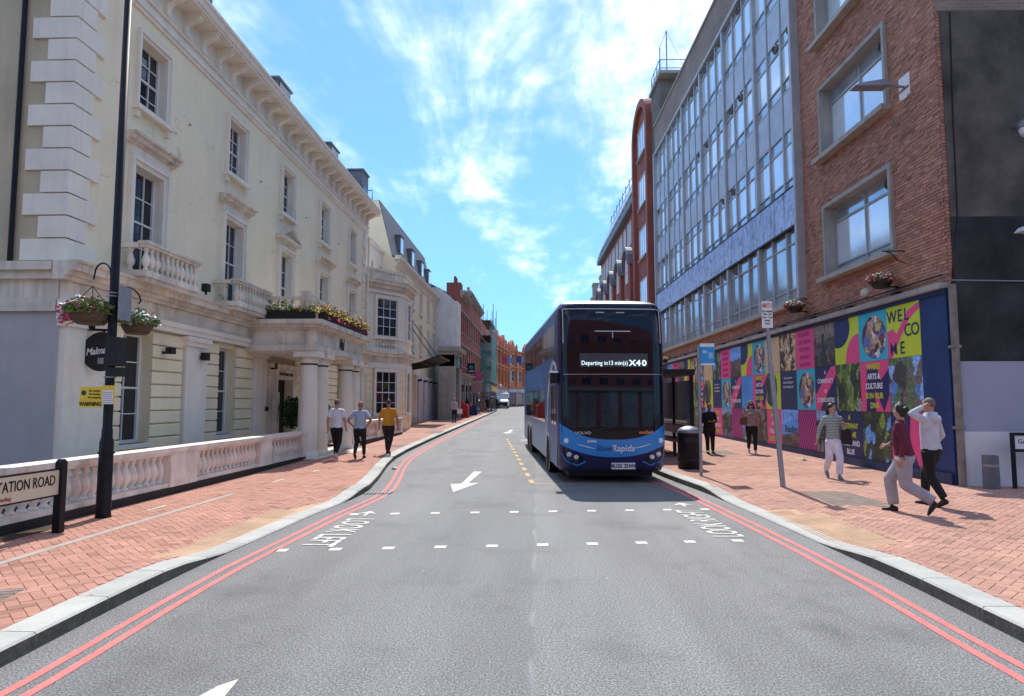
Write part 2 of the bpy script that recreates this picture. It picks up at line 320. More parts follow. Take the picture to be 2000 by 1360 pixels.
# ================================================================ ground, road, pavements
YS = [-80, -30, -10, 0, 8, 16, 20, 30, 50, 80, 110, 146, 200, 600]
mb = MB()
vs = [(x, y, g(y)) for y in YS for x in (-400, -12, 0, 12, 400)]
mb.add(vs, [(j*5+i, j*5+i+1, (j+1)*5+i+1, (j+1)*5+i) for j in range(len(YS)-1) for i in range(4)])
mb.build('road', asphalt_m, kind='structure')

def smooth(t): t = min(1, max(0, t)); return t*t*(3-2*t)
KL = [(-3.75,-8),(-3.76,4.6),(-3.84,6.2),(-3.86,7.6),(-3.80,9),(-3.72,11),(-3.56,13.0),(-3.58,14.2),(-3.85,16.2),(-4.25,18.8),(-4.52,21),(-4.68,24),(-4.82,31),(-4.95,45),(-5.25,80),(-5.6,92),(-7.2,100),(-7.6,146)]
KR = [(3.75,-8),(3.75,5.4),(3.78,7),(3.74,8.5),(3.68,10),(3.6,11.5),(3.45,14),(3.2,16.2),(3.08,17.2),(2.72,21),(2.3,26),(2.1,30),(2.3,40),(2.8,60),(3.2,114),(3.4,146)]
def kx(K, y):
    for (x0, y0), (x1, y1) in zip(K, K[1:]):
        if y0 <= y <= y1: return x0+(x1-x0)*(y-y0)/(y1-y0)
    return K[0][0] if y < K[0][1] else K[-1][0]
def kh(side, y):
    if side < 0: return .13 - .105*smooth((y-6.9)/1.5)*(1-smooth((y-12.2)/1.5))
    return .13 - .105*smooth((y-7.6)/1.6)*(1-smooth((y-12.6)/1.8))
def pz(side, x, y):
    d = (kx(KL, y)-x) if side < 0 else (x-kx(KR, y))
    h = kh(side, y); return g(y) + h + (.13-h)*smooth((d-.3)/1.4)
def xback(side, y):
    if side < 0: return -6.93 if y < 19.9 else (-6.3-.5 if y < 26 else (-9.2 if y < 57 else -7.6))
    return 14.0 if y < 14.35 else 8.95-.0238*(y-14.4)
kerbface = mat('grimy_kerb_face', (.11, .10, .08), .9, .35, 4, .3, 30, fine=.25)
def kerb(side, K, name):
    root = obj(name, None, None, (0,0,0), kind='structure')
    y = -6.0; rnd = random.Random(3)
    while y < 112:
        L = .92 if y < 60 else 3.0
        y1 = y+L; pts = []
        n = 2
        mbk = MB(); vs = []
        for i in range(n+1):
            yy = y + (L-.012)*i/n; x0 = kx(K, yy); z = g(yy); h = kh(side, yy)
            xs = [x0, x0+side*.02, x0+side*.29]
            vs += [(xs[0], yy, z-.05), (xs[0], yy, z+h-.018), (xs[1], yy, z+h), (xs[2], yy, z+h+.002), (xs[2], yy, z-.05)]
        fs = []
        for i in range(n):
            for k in range(4): fs.append((i*5+k, i*5+k+1, (i+1)*5+k+1, (i+1)*5+k))
        fs += [(0,1,2,3,4), tuple(n*5+k for k in (4,3,2,1,0))]
        tn = rnd.uniform(.86, 1.1); mbk.add(vs, fs, 0, tn)
        for q_ in range(n): mbk.m[q_*4] = 1
        mbk.build('kerbstone', [kerbm, kerbface], root)
        y = y1
kerb(-1, KL, 'kerb_left'); kerb(1, KR, 'kerb_right')

def pavement(side, K, name, pm, ynear, yfar, polys_skip, seed):
    root = obj(name, None, None, (0,0,0), kind='structure')
    rnd = random.Random(seed)
    # bed under the pavers, then the distant paving whose bricks fall below a few pixels
    def strip(y0, y1, dz, m, nm, step):
        s = MB(); n = max(1, int((y1-y0)/step)); nx = 30 if step < 1 else 8
        def fn(u, v):
            y = y0+(y1-y0)*v; a = kx(K, y)+side*.285; b = xback(side, min(max(y, y0+1e-3), y1-1e-3)); x = a+(b-a)*u
            return (x, y, pz(side, x, y)+dz)
        s.grid(fn, nx, n); return s.build(nm, m, root)
    strip(-6, yfar, -.0065, joint, 'paving_bed', .12)
    brk = [yfar, 19.899, 19.9, 25.999, 26, 56.999, 57, 112] if side < 0 else [yfar, 112]
    brk = [b for b in brk if b >= yfar]
    for a, b in zip(brk, brk[1:]):
        if b-a > .01: strip(a, b, 0, paver_far, 'distant_paving', 2)
    W = .104; items = []
    c = math.sqrt(.5)
    M = int(60/W)
    x_lo, x_hi = (-7.0, -3.5) if side < 0 else (3.0, 10.6)
    for m_ in range(-160, 260):
        for n_ in range(-160, 160):
            tx, ty = (m_+2*n_)*W, (m_-2*n_)*W
            for (ax, ay, lx, ly) in ((0, 0, 2, 1), (0, 1, 1, 3)):
                u0, v0, u1, v1 = tx+ax*W, ty+ay*W, tx+lx*W, ty+ly*W
                cu, cv = (u0+u1)/2, (v0+v1)/2
                x, y = c*(cu-cv)+(-5 if side < 0 else 6), c*(cu+cv)+12
                if not (ynear < y < yfar and x_lo < x < x_hi): continue
                if side < 0 and not (xback(side, y)+.06 < x < kx(K, y)-.24): continue
                if side > 0 and not (kx(K, y)+.24 < x < min(xback(side, y)-.05, 10.6)): continue
                if any(inpoly(x, y, p) for p in polys_skip): continue
                items.append((y*y+x*x, x, y, u1-u0 > v1-v0))
    items.sort()
    # shared paver meshes: two directions, several tones
    jn = .0028; hl, hw = W-jn, W/2-jn
    def paver_geo(x, y, horiz, zf):
        e = (c, c) if horiz else (-c, c); f_ = (-e[1], e[0])
        P = []
        for (a, b, dz) in ((-1,-1,0),(1,-1,0),(1,1,0),(-1,1,0)):
            P.append((x+e[0]*hl*a+f_[0]*hw*b, y+e[1]*hl*a+f_[1]*hw*b))
        ins = .003; Q = []
        for (a, b) in ((-1,-1),(1,-1),(1,1),(-1,1)):
            Q.append((x+e[0]*(hl-ins)*a+f_[0]*(hw-ins)*b, y+e[1]*(hl-ins)*a+f_[1]*(hw-ins)*b))
        vs = [(p[0], p[1], zf(*p)-.009) for p in P]+[(p[0], p[1], zf(*p)-.002) for p in P]+[(q[0], q[1], zf(*q)) for q in Q]
        fs = [(8,9,10,11)]+[(i, (i+1) % 4, 4+(i+1) % 4, 4+i) for i in range(4)]+[(4+i, 4+(i+1) % 4, 8+(i+1) % 4, 8+i) for i in range(4)]
        return vs, fs
    def tone():
        t = rnd.gauss(1, .075)
        return t*.72 if rnd.random() < .05 else t
    variants = {}
    for hz in (True, False):
        variants[hz] = []
        for k in range(6):
            vs, fs = paver_geo(0, 0, hz, lambda x, y: 0.0); variants[hz].append(MB().add(vs, fs, 0, tone()).mesh('paver', pm))
    rest = MB(); cnt = 0
    for d, x, y, hz in items:
        vis = y > 3.6 and abs(x) < y*.80+.1
        if cnt < 300 and vis and kh(side, y) > .125:
            obj('paver', rnd.choice(variants[hz]), root, (x, y, pz(side, x, y)+rnd.uniform(-.0015, .0015))); cnt += 1
        else:
            j = rnd.uniform(-.0015, .0015)
            vs, fs = paver_geo(x, y, hz, lambda a, b: pz(side, a, b)+j); rest.add(vs, fs, 0, tone())
    rest.build('paver_field', pm, root, kind='stuff')
    return root
def inpoly(x, y, p):
    r = False; n = len(p)
    for i in range(n):
        (x0, y0), (x1, y1) = p[i], p[(i+1) % n]
        if (y0 > y) != (y1 > y) and x < (x1-x0)*(y-y0)/(y1-y0)+x0: r = not r
    return r
tacL = [(-4.46, 7.55), (-3.9, 7.95), (-3.9, 12.3), (-4.02, 12.3), (-4.5, 10.4)]
tacR = [(3.8, 8.75), (4.62, 8.75), (4.36, 11.7), (3.8, 11.7)]
coverR = [(5.02, 11.55), (5.92, 11.5), (5.98, 13.3), (5.1, 13.35)]
PL = pavement(-1, KL, 'pavement_left', paver_m, 3.2, 22.0, [tacL], 5)
PR = pavement(1, KR, 'pavement_right', paver_r, 3.2, 26.0, [tacR, coverR], 6)
# tactile blister slabs, each 400 x 400 cut to the shape of the patch
def slab_mesh(t):
    s = MB(); s.box(-.196, .196, -.196, .196, -.03, 0, 0, t)
    for i in range(6):
        for j in range(6):
            x, y = -.165+i*.066, -.165+j*.066; a, b = .02, .012
            s.add([(x-a,y-a,0),(x+a,y-a,0),(x+a,y+a,0),(x-a,y+a,0),(x-b,y-b,.006),(x+b,y-b,.006),(x+b,y+b,.006),(x-b,y+b,.006)],
                  [(4,5,6,7),(0,1,5,4),(1,2,6,5),(2,3,7,6),(3,0,4,7)], 0, t)
    return s.mesh('tactile_slab', tactile_m)
slabs = [slab_mesh(t) for t in (.9, 1, 1.06, .96)]
for side, poly, par, x0, y0 in ((-1, tacL, PL, -4.5, 7.35), (1, tacR, PR, 3.82, 8.75)):
    fill = MB(); st = .05
    for i in range(-4, 30):
        for j in range(-4, 110):
            xa, ya = x0+i*st, y0+j*st
            if inpoly(xa+st/2, ya+st/2, poly): fill.add([(u, w, pz(side, u, w)-.001) for u, w in ((xa, ya), (xa+st, ya), (xa+st, ya+st), (xa, ya+st))], [(0,1,2,3)], 0, .96)
    fill.build('tactile_bed', tactile_m, par)
    for i in range(-1, 4):
        for j in range(0, 14):
            x, y = x0+.2+i*.4, y0+.2+j*.4
            if inpoly(x, y, poly):
                o = obj('tactile_slab', random.choice(slabs), par, (x, y, pz(side, x, y)+.002))
                e = .1; o.rotation_euler = ((math.atan((pz(side, x, y+e)-pz(side, x, y-e))/(2*e))), -math.atan((pz(side, x+e, y)-pz(side, x-e, y))/(2*e)), 0)
# inset covers, light channel line in the left pavement
cov = mat('brick_tray_cover', (.20, .15, .12), .8, .3, 6, .4, 40)
for nm, poly, side, par in (('inspection_cover', coverR, 1, PR), ('inspection_cover', [(-5.6, 24.6), (-5.0, 24.6), (-5.0, 25.6), (-5.6, 25.6)], -1, PL), ('inspection_cover', [(-5.75, 33.5), (-5.0, 33.5), (-5.0, 36), (-5.75, 36)], -1, PL), ('inspection_cover', [(-5.25, 5.3), (-4.65, 5.5), (-4.75, 6.2), (-5.3, 6.0)], -1, PL), ('inspection_cover', [(5.5, 21.9), (6.5, 21.9), (6.5, 23.4), (5.5, 23.4)], 1, PR)):
    s = MB(); top = [(x, y, pz(side, x, y)+.003) for x, y in poly]; n = len(top)
    s.add(top+[(x, y, z-.03) for x, y, z in top], [tuple(range(n))]+[(i, (i+1) % n, n+(i+1) % n, n+i) for i in range(n)])
    (x0, y0), (x1, y1) = poly[0], poly[2]
    for k in range(1, 7):
        t = k/7; a = [poly[0][i]+(poly[3][i]-poly[0][i])*t for i in (0, 1)]; b = [poly[1][i]+(poly[2][i]-poly[1][i])*t for i in (0, 1)]
        s.add([(a[0], a[1]-.01, pz(side, *a)+.006), (b[0], b[1]-.01, pz(side, *b)+.006), (b[0], b[1]+.01, pz(side, *b)+.006), (a[0], a[1]+.01, pz(side, *a)+.006)], [(0,1,2,3)])
    s.build(nm, cov, par)
y = 5.4
while y < 12.4:
    s = MB(); s.box(-5.83, -5.72, y, y+.595, .10, .134); s.build('channel_stone', mat('pale_channel_stone', (.38, .32, .28), .8, .1, 4), PL); y += .6
for (xx, yy, ln) in ((-6.25, 10.6, .55), (-5.75, 14.4, .7), (-5.6, 16.6, .6)):
    MB().box(xx-.02, xx+.02, yy, yy+ln, .12, .1345+g(yy)).build('pale_paint_dash', whiteline, PL)
# earth and moss strip at the foot of the balustrade, and the area floor behind, blackened for the shade of a deep well
MB().box(-6.95, -6.62, 2, 9.3, .1, .137).build('earth_strip', mat('damp_earth', (.06, .04, .025), .95, .4, 5, .5, 30), kind='structure')
MB().box(-14, -7.2, -6, 11.95, .0, .05).build('shade_dark_area_paving', bitumen, kind='structure')
MB().box(-8.9, -7.2, 11.95, 34, .0, .05).build('shade_dark_area_floor', bitumen, kind='structure')
# ---------------------------------------------------------------- road markings
MK = obj('road_markings', None, None, (0,0,0), kind='structure')
def flat(pts, nm, m, dz=.004): MB().add([(x, y, g(y)+dz) for x, y in pts], [tuple(range(len(pts)))]).build(nm, m, MK)
def ribbon(K, off0, off1, y0, y1, nm, m, dz=.004, st=.5):
    s = MB(); n = int((y1-y0)/st)
    s.grid(lambda u, v: ((lambda y: (kx(K, y)+off0+(off1-off0)*u, y, g(y)+dz))(y0+(y1-y0)*v)), 1, n); s.build(nm, m, MK)
for a, b in ((.31, .385), (.475, .55)):
    ribbon(KL, a, b, -5, 60, 'red_line', redline)
    ribbon(KR, -b, -a, -5, 16.5, 'red_line', redline)
for i in range(10):                                     # two rows of crossing studs
    t = i/9.0
    x = -3.22+t*5.9; yy = 8.42+t*.82; flat([(x-.075, yy-.075), (x+.075, yy-.065), (x+.075, yy+.085), (x-.075, yy+.075)], 'crossing_mark', whiteline)
    x = -3.05+t*5.95; yy = 11.15+t*.75; flat([(x-.075, yy-.08), (x+.075, yy-.07), (x+.075, yy+.09), (x-.075, yy+.08)], 'crossing_mark', whiteline)
ARROW = [(-.1, 1.25), (.18, 1.25), (.11, -.15), (.42, -.1), (-.05, -1.05), (-.40, -.25), (-.09, -.2)]
for cx0, cy0, sc in ((-1.68, 15.75, 1.72), (-1.62, 37.5, 1.7)):
    flat([(cx0+px*sc*.44+ (.04*py), cy0+py*sc) for px, py in ARROW], 'direction_arrow', whiteline)
flat([(-2.01, 4.56), (-2.1, 4.44), (-2.34, 3.6), (-2.2, 3.3), (-1.95, 3.3), (-1.97, 4.2)], 'direction_arrow', whiteline)
def roadtext(s, size, org, xd, yd, xs):
    obj('road_lettering', textmesh(s, size, whiteline, org, xd, yd, depth=.003, name='road_lettering', xs=xs, bold=.006), MK)
roadtext('LOOK LEFT', .62, (-2.86, 9.68, .006), (-.02, -1, 0), (1, -.02, 0), .66)
flat([(-2.88, 11.02), (-2.83, 11.02), (-2.83, 11.28), (-2.70, 11.20), (-2.85, 11.48), (-3.02, 11.20), (-2.88, 11.28)], 'arrow_mark', whiteline, .005)
roadtext('LOOK RIGHT', .62, (2.63, 10.62, .006), (-.03, 1, 0), (-1, -.03, 0), .62)
flat([(2.66, 12.2), (2.60, 12.2), (2.60, 12.42), (2.45, 12.36), (2.62, 12.64), (2.80, 12.36), (2.66, 12.42)], 'arrow_mark', whiteline, .005)
for i in range(12):                                     # dashed yellow edge of the bus bay
    yy = 15.6+i*1.35; x = -.12-(yy-15.6)*.083
    flat([(x-.06, yy), (x+.05, yy), (x-.01, yy+.62), (x-.12, yy+.62)], 'bay_dash', yellowline)
flat([(-.1, 15.42), (2.9, 15.5), (2.9, 15.56), (-.1, 15.48)], 'bay_line', yellowline)
flat([(-.75, 33), (-.2, 33), (-.2, 33.25), (-.75, 33.25)], 'bay_line', whiteline); flat([(-.8, 30.4), (-.3, 30.4), (-.3, 30.7), (-.8, 30.7)], 'bay_line', whiteline)
gr = thing('drain_grate', 'dark iron gully grate in the road beside the left kerb bend', 'drain', (-3.28, 13.75, .005))
MB().box(-.28, .28, -.17, .17, 0, .004).build('frame', bitumen, gr)
for k in range(7): MB().box(-.25+k*.077, -.22+k*.077, -.15, .15, .004, .009).build('bar', steel, gr)
for lx, ly, lab in ((-3.95, 18.4, 'scrap of white litter in the gutter by the left kerb bend'), (7.75, 19.9, 'crumpled white litter at the foot of the hoarding')):
    s = MB(); rl = random.Random(4); s.sphere((0, 0, .035), .09, 8, 5, sc=(1, .8, .4)); s.v = [(x+rl.uniform(-.02, .02), y+rl.uniform(-.02, .02), max(.002, z+rl.uniform(-.012, .02))) for x, y, z in s.v]
    o = s.build('litter', whiteline); o.location = (lx, ly, g(ly) if lx < 0 else pz(1, lx, ly)); tag(o, lab, 'litter')
# ================================================================ facade helpers (local x along the facade, -y towards the street)
def wall(s, x0, x1, z0, z1, ops, depth=.25, y=0.0, mi=0, rmi=None):
    xs = sorted({x0, x1, *[o[0] for o in ops], *[o[1] for o in ops]}); zs = sorted({z0, z1, *[o[2] for o in ops], *[o[3] for o in ops]})
    xs = [x for x in xs if x0 <= x <= x1]; zs = [z for z in zs if z0 <= z <= z1]
    for a, b in zip(xs, xs[1:]):
        for c, d in zip(zs, zs[1:]):
            mx, mz = (a+b)/2, (c+d)/2
            if any(o[0] < mx < o[1] and o[2] < mz < o[3] for o in ops): continue
            s.add([(a,y,c),(b,y,c),(b,y,d),(a,y,d)], [(0,1,2,3)], mi)
    r = mi if rmi is None else rmi
    for a, b, c, d in ops:
        e = y+depth
        s.add([(a,y,c),(b,y,c),(b,y,d),(a,y,d),(a,e,c),(b,e,c),(b,e,d),(a,e,d)], [(0,1,5,4),(1,2,6,5),(2,3,7,6),(3,0,4,7)], r)
PANE = {}
def pane_mesh(w, h, m):
    k = (round(w, 3), round(h, 3), m.name)
    if k not in PANE: PANE[k] = MB().box(0, w, 0, .008, 0, h).mesh('pane', m)
    return PANE[k]
def sash(par, x0, x1, z0, z1, cols, rows, y, fm=None, gm=None, fr=.05, bar=.024, meet=True, pane_parts=True, name='window'):
    """a window: frame and glazing bars as one part, every pane its own sub-part"""
    fm = fm or frame_w; gm = gm or glass; s = MB()
    s.box(x0, x0+fr, y-.03, y+.05, z0, z1).box(x1-fr, x1, y-.03, y+.05, z0, z1).box(x0+fr, x1-fr, y-.03, y+.05, z1-fr, z1).box(x0+fr, x1-fr, y-.03, y+.05, z0, z0+fr*1.3)
    ix0, ix1, iz0, iz1 = x0+fr, x1-fr, z0+fr*1.3, z1-fr; W, H = (ix1-ix0)/cols, (iz1-iz0)/rows
    for c in range(1, cols): s.box(ix0+W*c-bar/2, ix0+W*c+bar/2, y-.012, y+.02, iz0, iz1)
    for r in range(1, rows):
        t = bar*1.9 if meet and r == rows//2 else bar
        s.box(ix0, ix1, y-.014 - (.014 if t > bar else 0), y+.018, iz0+H*r-t/2, iz0+H*r+t/2)
    w = s.build(name, fm, par)
    if pane_parts:
        for c in range(cols):
            for r in range(rows): obj('pane', pane_mesh(W, H, gm), w, (ix0+W*c, y+.02, iz0+H*r))
    else: obj('pane', pane_mesh(ix1-ix0, iz1-iz0, gm), w, (ix0, y+.02, iz0))
    return w
def surround(par, x0, x1, z0, z1, w=.17, p=.07, m=None, sill=True, name='window_surround'):
    m = m or white; s = MB()
    t1, t2 = w*.42, w*.62                                   # outer raised fillet, flat inner band
    s.box(x0-w, x0-w+t1, -p-.03, -.001, z0+.003, z1+w).box(x1+w-t1, x1+w, -p-.03, -.001, z0+.003, z1+w).box(x0-w+t1, x1+w-t1, -p-.028, -.001, z1+w-t1, z1+w-.002)
    s.box(x0-w+t1, x0-.004, -p*.7, -.001, z0+.003, z1+w-t1).box(x1+.004, x1+w-t1, -p*.7, -.001, z0+.003, z1+w-t1).box(x0-.004, x1+.004, -p*.7, -.001, z1+.004, z1+w-t1)
    o = s.build(name, m, par)
    if sill:
        t = MB(); t.box(x0-w-.05, x1+w+.05, -.16, .1, z0-.11, z0).box(x0-w, x0-w+.12, -.1, 0, z0-.27, z0-.11).box(x1+w-.12, x1+w, -.1, 0, z0-.27, z0-.11); t.build('sill', m, par)
    return o
def cornice(par, x0, x1, z, steps, m, name='cornice'):
    """stepped moulding: (height, projection) from the bottom up"""
    pts = [(0, z)]; zz = z
    for h, p in steps: pts += [(-p, zz+.003)]; zz += h; pts += [(-p*1.04, zz)]
    pts += [(0, zz)]
    return MB().prism(pts, x0, x1, 'x').build(name, m, par)
BALP = [(.055,0),(.055,.05),(.035,.07),(.045,.10),(.082,.20),(.085,.27),(.06,.37),(.035,.46),(.032,.50),(.05,.53),(.05,.56),(.055,.565),(.055,.60)]
BALM = {}
def baluster(h, m, rs=1.0):
    k = (round(h, 2), m.name, rs)
    if k not in BALM: BALM[k] = MB().lathe([(r*rs, z/.6*h) for r, z in BALP], 10).mesh('baluster', m, smooth=True)
    return BALM[k]
def foliage(name, par, n, sampler, m, size=.05, rnd=random):
    s = MB()
    for i in range(n):
        p = Vector(sampler()); d = Vector((rnd.gauss(0,1), rnd.gauss(0,1), rnd.gauss(0,1)+.4)).normalized()
        u = d.orthogonal().normalized(); w = d.cross(u); a = size*rnd.uniform(.6, 1.3)
        s.add([p-u*a*.5, p+w*a*.38+d*a*.12, p+u*a*.6, p-w*a*.38+d*a*.12], [(0,1,2,3)])
    me = s.mesh(name, m, recalc=False); return obj(name, me, par)
def flowers(name, par, n, sampler, m, size=.035, rnd=random):
    s = MB()
    for i in range(n):
        p = Vector(sampler()); d = Vector((rnd.gauss(0,.7), rnd.gauss(0,.7), 1)).normalized(); u = d.orthogonal().normalized(); w = d.cross(u); a = size*rnd.uniform(.7, 1.2)
        ring = [p+(u*math.cos(t*1.2566)+w*math.sin(t*1.2566))*a for t in range(5)]
        s.add([p+d*a*.5]+ring, [(0, 1+k, 1+(k+1) % 5) for k in range(5)])
    return obj(name, s.mesh(name, m, recalc=False), par)
# ================================================================ the cream hotel on the left
HX, HY = -8.9, 12.0
H = thing('hotel_building', 'long cream stucco hotel with bracketed cornice and white corner blocks on the left', 'building', (HX, HY, 0), R(90))
WX = [2.55, 6.85, 10.9, 15.0, 19.2]; HL = 21.8
ops1 = [(x-.55, x+.55, 4.75, 7.1) for x in WX]; ops2 = [(x-.52, x+.52, 8.45, 10.05) for x in WX]
opsg = [(1.85, 2.95, .95, 3.4), (6.15, 7.2, .95, 3.4), (10.25, 11.65, .3, 2.65), (14.6, 15.65, .95, 3.4), (18.6, 19.7, .95, 3.4)]
s = MB(); wall(s, 0, HL, 4.0, 10.9, ops1+ops2, .46, rmi=1)
s.box(.6, HL-.1, .5, 11.5, 0, 12.2)                                       # inner mass
s.add([(HL,0,0),(HL,12,0),(HL,12,12),(HL,0,12)], [(0,1,2,3)])
s.build('upper_wall', [cream, white], H)
s = MB(); wall(s, 0, HL, 0, 4.0, opsg, .32, y=.03); s.build('ground_floor_wall', creamlow, H)
MB().box(0, .3, .0, 12, 4.45, 12).build('gable_wall', gable_cream_shade, H)
MB().box(-.02, .3, .02, 12, 0, 3.55).build('gable_base', gable_white_shade, H)
s = MB(); s.box(-.10, .2, .033, 12, 3.55, 3.8).box(-.05, .2, .033, 12, 3.8, 4.15).box(-.16, .2, .033, 12, 4.15, 4.3).box(-.26, .2, .033, 12, 4.3, 4.46); s.build('gable_cornice', whiteold, H)
s = MB(); s.tube([(-.05, 1.0, 4.5), (-.05, 1.02, 12)], .045); s.build('gable_cable', black, H)
MB().box(-.3, -.02, 1.6, 1.9, 4.55, 4.8).build('wall_speaker', black, H)
# dark room linings with curtains behind the glass
for a, b, c, d in ops1+ops2+opsg: pass
for i, (a, b, c, d) in enumerate(ops1):
    surround(H, a, b, c+.12, d, .19, .08, sill=False); sash(H, a, b, c, d, 3, 4, .2, fr=.04)
    if i != 2:
        cornice(H, a-.42, b+.42, d+.42, [(.06, .10), (.10, .20), (.05, .28)], whiteold, 'window_hood'); MB().box(a-.19, b+.19, -.05, 0, d+.2, d+.42).build('hood_frieze', white, H)
    else:
        MB().box(a-.19, b+.19, -.05, 0, d+.2, d+.40).build('hood_frieze', white, H)
        pm_ = MB(); x0, x1, z0 = a-.42, b+.42, d+.40; xm = (x0+x1)/2
        pm_.box(x0, x1, -.24, 0, z0, z0+.10).prism([(x0, z0+.102), (x1, z0+.102), (xm, z0+.58)], -.10, 0, 'y')
        pm_.prism([(x0, z0+.103), (x0+.18, z0+.103), (xm, z0+.48), (xm, z0+.62)], -.25, -.1, 'y').prism([(x1, z0+.103), (xm, z0+.62), (xm, z0+.48), (x1-.18, z0+.103)], -.25, -.1, 'y')
        pm_.build('pediment', whiteold, H)
for a, b, c, d in ops2: surround(H, a, b, c, d, .15, .07); sash(H, a, b, c, d, 3, 4, .2, fr=.04)
for i, (a, b, c, d) in enumerate(opsg):
    if i == 2: continue
    sash(H, a, b, c, d, 2 if i < 2 else 2, 4, .26, fr=.06); MB().box(a-.05, b+.05, -.06, .3, c-.1, c).build('sill', white, H)
# rusticated ground floor courses between the piers
def courses(par, segs, z0, z1, n, m, p=.05):
    h = (z1-z0)/n
    for a, b in segs:
        for k in range(n): 
            q = MB(); zc = z0+h*k; q.prism([(p*0+.03, zc+.001), (-p+.015, zc+.016), (-p, zc+.03), (-p, zc+h-.03), (-p+.015, zc+h-.016), (.03, zc+h-.001)], a, b, 'x'); q.build('rusticated_course', m, par)
courses(H, [(1.3, 1.85), (2.95, 4.25), (5.4, 6.15), (7.2, 8.35), (11.95, 13.3), (13.9, 14.6), (15.65, 17.2), (17.9, 18.6), (19.7, 20.9)], .75, 3.5, 9, creamlow)
for a, b in ((.012, 1.3), (4.3, 5.35), (8.4, 9.3), (13.35, 13.9), (17.25, 17.85), (20.95, 21.8)):
    q = MB(); q.box(a, b, -.12, .03, .05, 3.28).box(a-.05, b+.05, -.17, .03, 3.28, 3.4).box(a-.08, b+.08, -.21, .03, 3.4, 3.52).box(a-.03, b+.03, -.15, .03, .05, .5); q.build('pilaster', white, H)
MB().box(0.02, HL, -.04, .03, .0, .74).build('plinth_course', white, H)
cornice(H, -.107, HL, 3.535, [(.12, .18), (.12, .22)], white, 'architrave')
MB().box(-.03, HL, -.142, .02, 3.772, 4.118).build('frieze', whiteold, H)
cornice(H, -.265, HL+.02, 4.122, [(.08, .22), (.08, .30), (.14, .44), (.05, .50)], whiteold, 'string_cornice')
for k, x in enumerate((3.35, 5.0, 9.55, 13.6, 17.6)):
    q = MB(); q.box(x-.1, x+.1, -.32, -.17, 2.95 if k != 0 else 3.0, 3.15).box(x-.03, x+.03, -.2, 0, 3.0, 3.06); q.build('floodlight', blackmatt, H)
for x in (4.75, 9.1): q = MB(); q.box(x-.09, x+.09, -.40, -.24, 4.72, 4.92).box(x-.02, x+.02, -.34, -.3, 4.64, 4.72); q.build('floodlight', blackmatt, H)
# quoins
for k in range(14):
    z = 4.52+k*.435; L = k % 2 == 0; q = MB(); q.box(-.05, .80 if L else .52, -.06, .50 if not L else .82, z, z+.405); q.build('quoin', white, H)
for k in range(14):
    z = 4.52+k*.435; L = k % 2 == 0; q = MB(); q.box(HL-(.75 if L else .5), HL+.03, -.05, .3, z, z+.405); q.build('quoin', white, H)
# crowning cornice with scroll brackets
cornice(H, -.2, HL+.2, 10.62, [(.09, .05), (.10, .09), (.14, .06), (.05, .12)], white, 'architrave_band')
MB().box(-.02, HL, -.05, .3, 10.99, 11.60).build('bracket_frieze', white, H)
s = MB(); s.prism([(.3, 11.60), (-.58, 11.60), (-.58, 11.66), (-.62, 11.67), (-.66, 11.80), (-.70, 11.82), (-.70, 11.90), (.3, 11.96)], -.6, HL+.3, 'x'); s.build('crown_cornice', white, H)
bp = [(0, 11.02), (-.07, 11.02), (-.11, 11.06), (-.11, 11.14), (-.09, 11.22), (-.13, 11.32), (-.24, 11.39), (-.36, 11.42), (-.42, 11.46), (-.43, 11.53), (-.40, 11.597), (0, 11.597)]
bm_ = MB().prism([(y-.052, z) for y, z in bp], -.085, .085, 'x').box(-.12, .12, -.53, -.052, 11.545, 11.598).mesh('bracket', white)
nb = 26
for k in range(nb): obj('bracket', bm_, H, (.3+(HL-.5)*k/(nb-1), 0, 0))
# blocking course, low slate roof and boxed dormers above the cornice
MB().box(-.1, HL, -.40, .4, 11.92, 12.2).build('blocking_course', whiteold, H)
s = MB(); s.prism([(-.25, 12.2), (1.2, 13.0), (9, 13.0), (9, 12.2)], 0, HL-.2, 'x'); s.build('roof', slate, H)
for x in (4.0, 9.6, 15.2, 20.3):
    q = MB(); q.box(x-.55, x+.55, -.3, 1.4, 12.2, 12.62 if x < 20 else 13.3).box(x-.62, x+.62, -.36, 1.4, 12.62 if x < 20 else 13.3, 12.69 if x < 20 else 13.38); d = q.build('dormer', lead, H)
    MB().box(x-.45, x+.45, -.32, -.303, 12.28, 12.58).build('pane', glass, d)
# drain pipe at the far end
s = MB(); s.tube([(HL-.12, -.16, .2), (HL-.12, -.16, 10.4)], .055)
for z in (2, 4.9, 6.8, 8.8): s.tube([(HL-.12, -.16, z), (HL-.12, -.16, z+.09)], .075)
s.build('drainpipe', cream, H)
for x in (4.2, 8.6, 12.8, 17.0):
    for z in (5.3, 8.95): MB().sphere((x, -.03, z), .035, 6, 4).build('wall_tie', concrete, H)
# balconies in front of the first two tall windows
def balcony(x0, x1, z0, h, p, nbal):
    b = MB(); b.box(x0, x1, -p, 0, z0, z0+.13).box(x0+.06, x1-.06, -p+.05, 0, z0-.1, z0).box(x0, x1, -p, -p+.16, z0+h-.1, z0+h).box(x0-.03, x1+.03, -p-.03, -p+.19, z0+h-.03, z0+h+.03).box(x0, x0+.15, -p+.19, 0, z0+h-.1, z0+h).box(x1-.15, x1, -p+.19, 0, z0+h-.1, z0+h)
    o = b.build('balcony', whiteold, H)
    for k in range(nbal): obj('baluster', baluster(h-.23, whiteold), o, (x0+.1+(x1-x0-.2)*k/(nbal-1), -p+.08, z0+.13))
    for k in (1,): 
        obj('baluster', baluster(h-.23, whiteold), o, (x0+.08, -p*.45, z0+.13)); obj('baluster', baluster(h-.23, whiteold), o, (x1-.08, -p*.45, z0+.13))
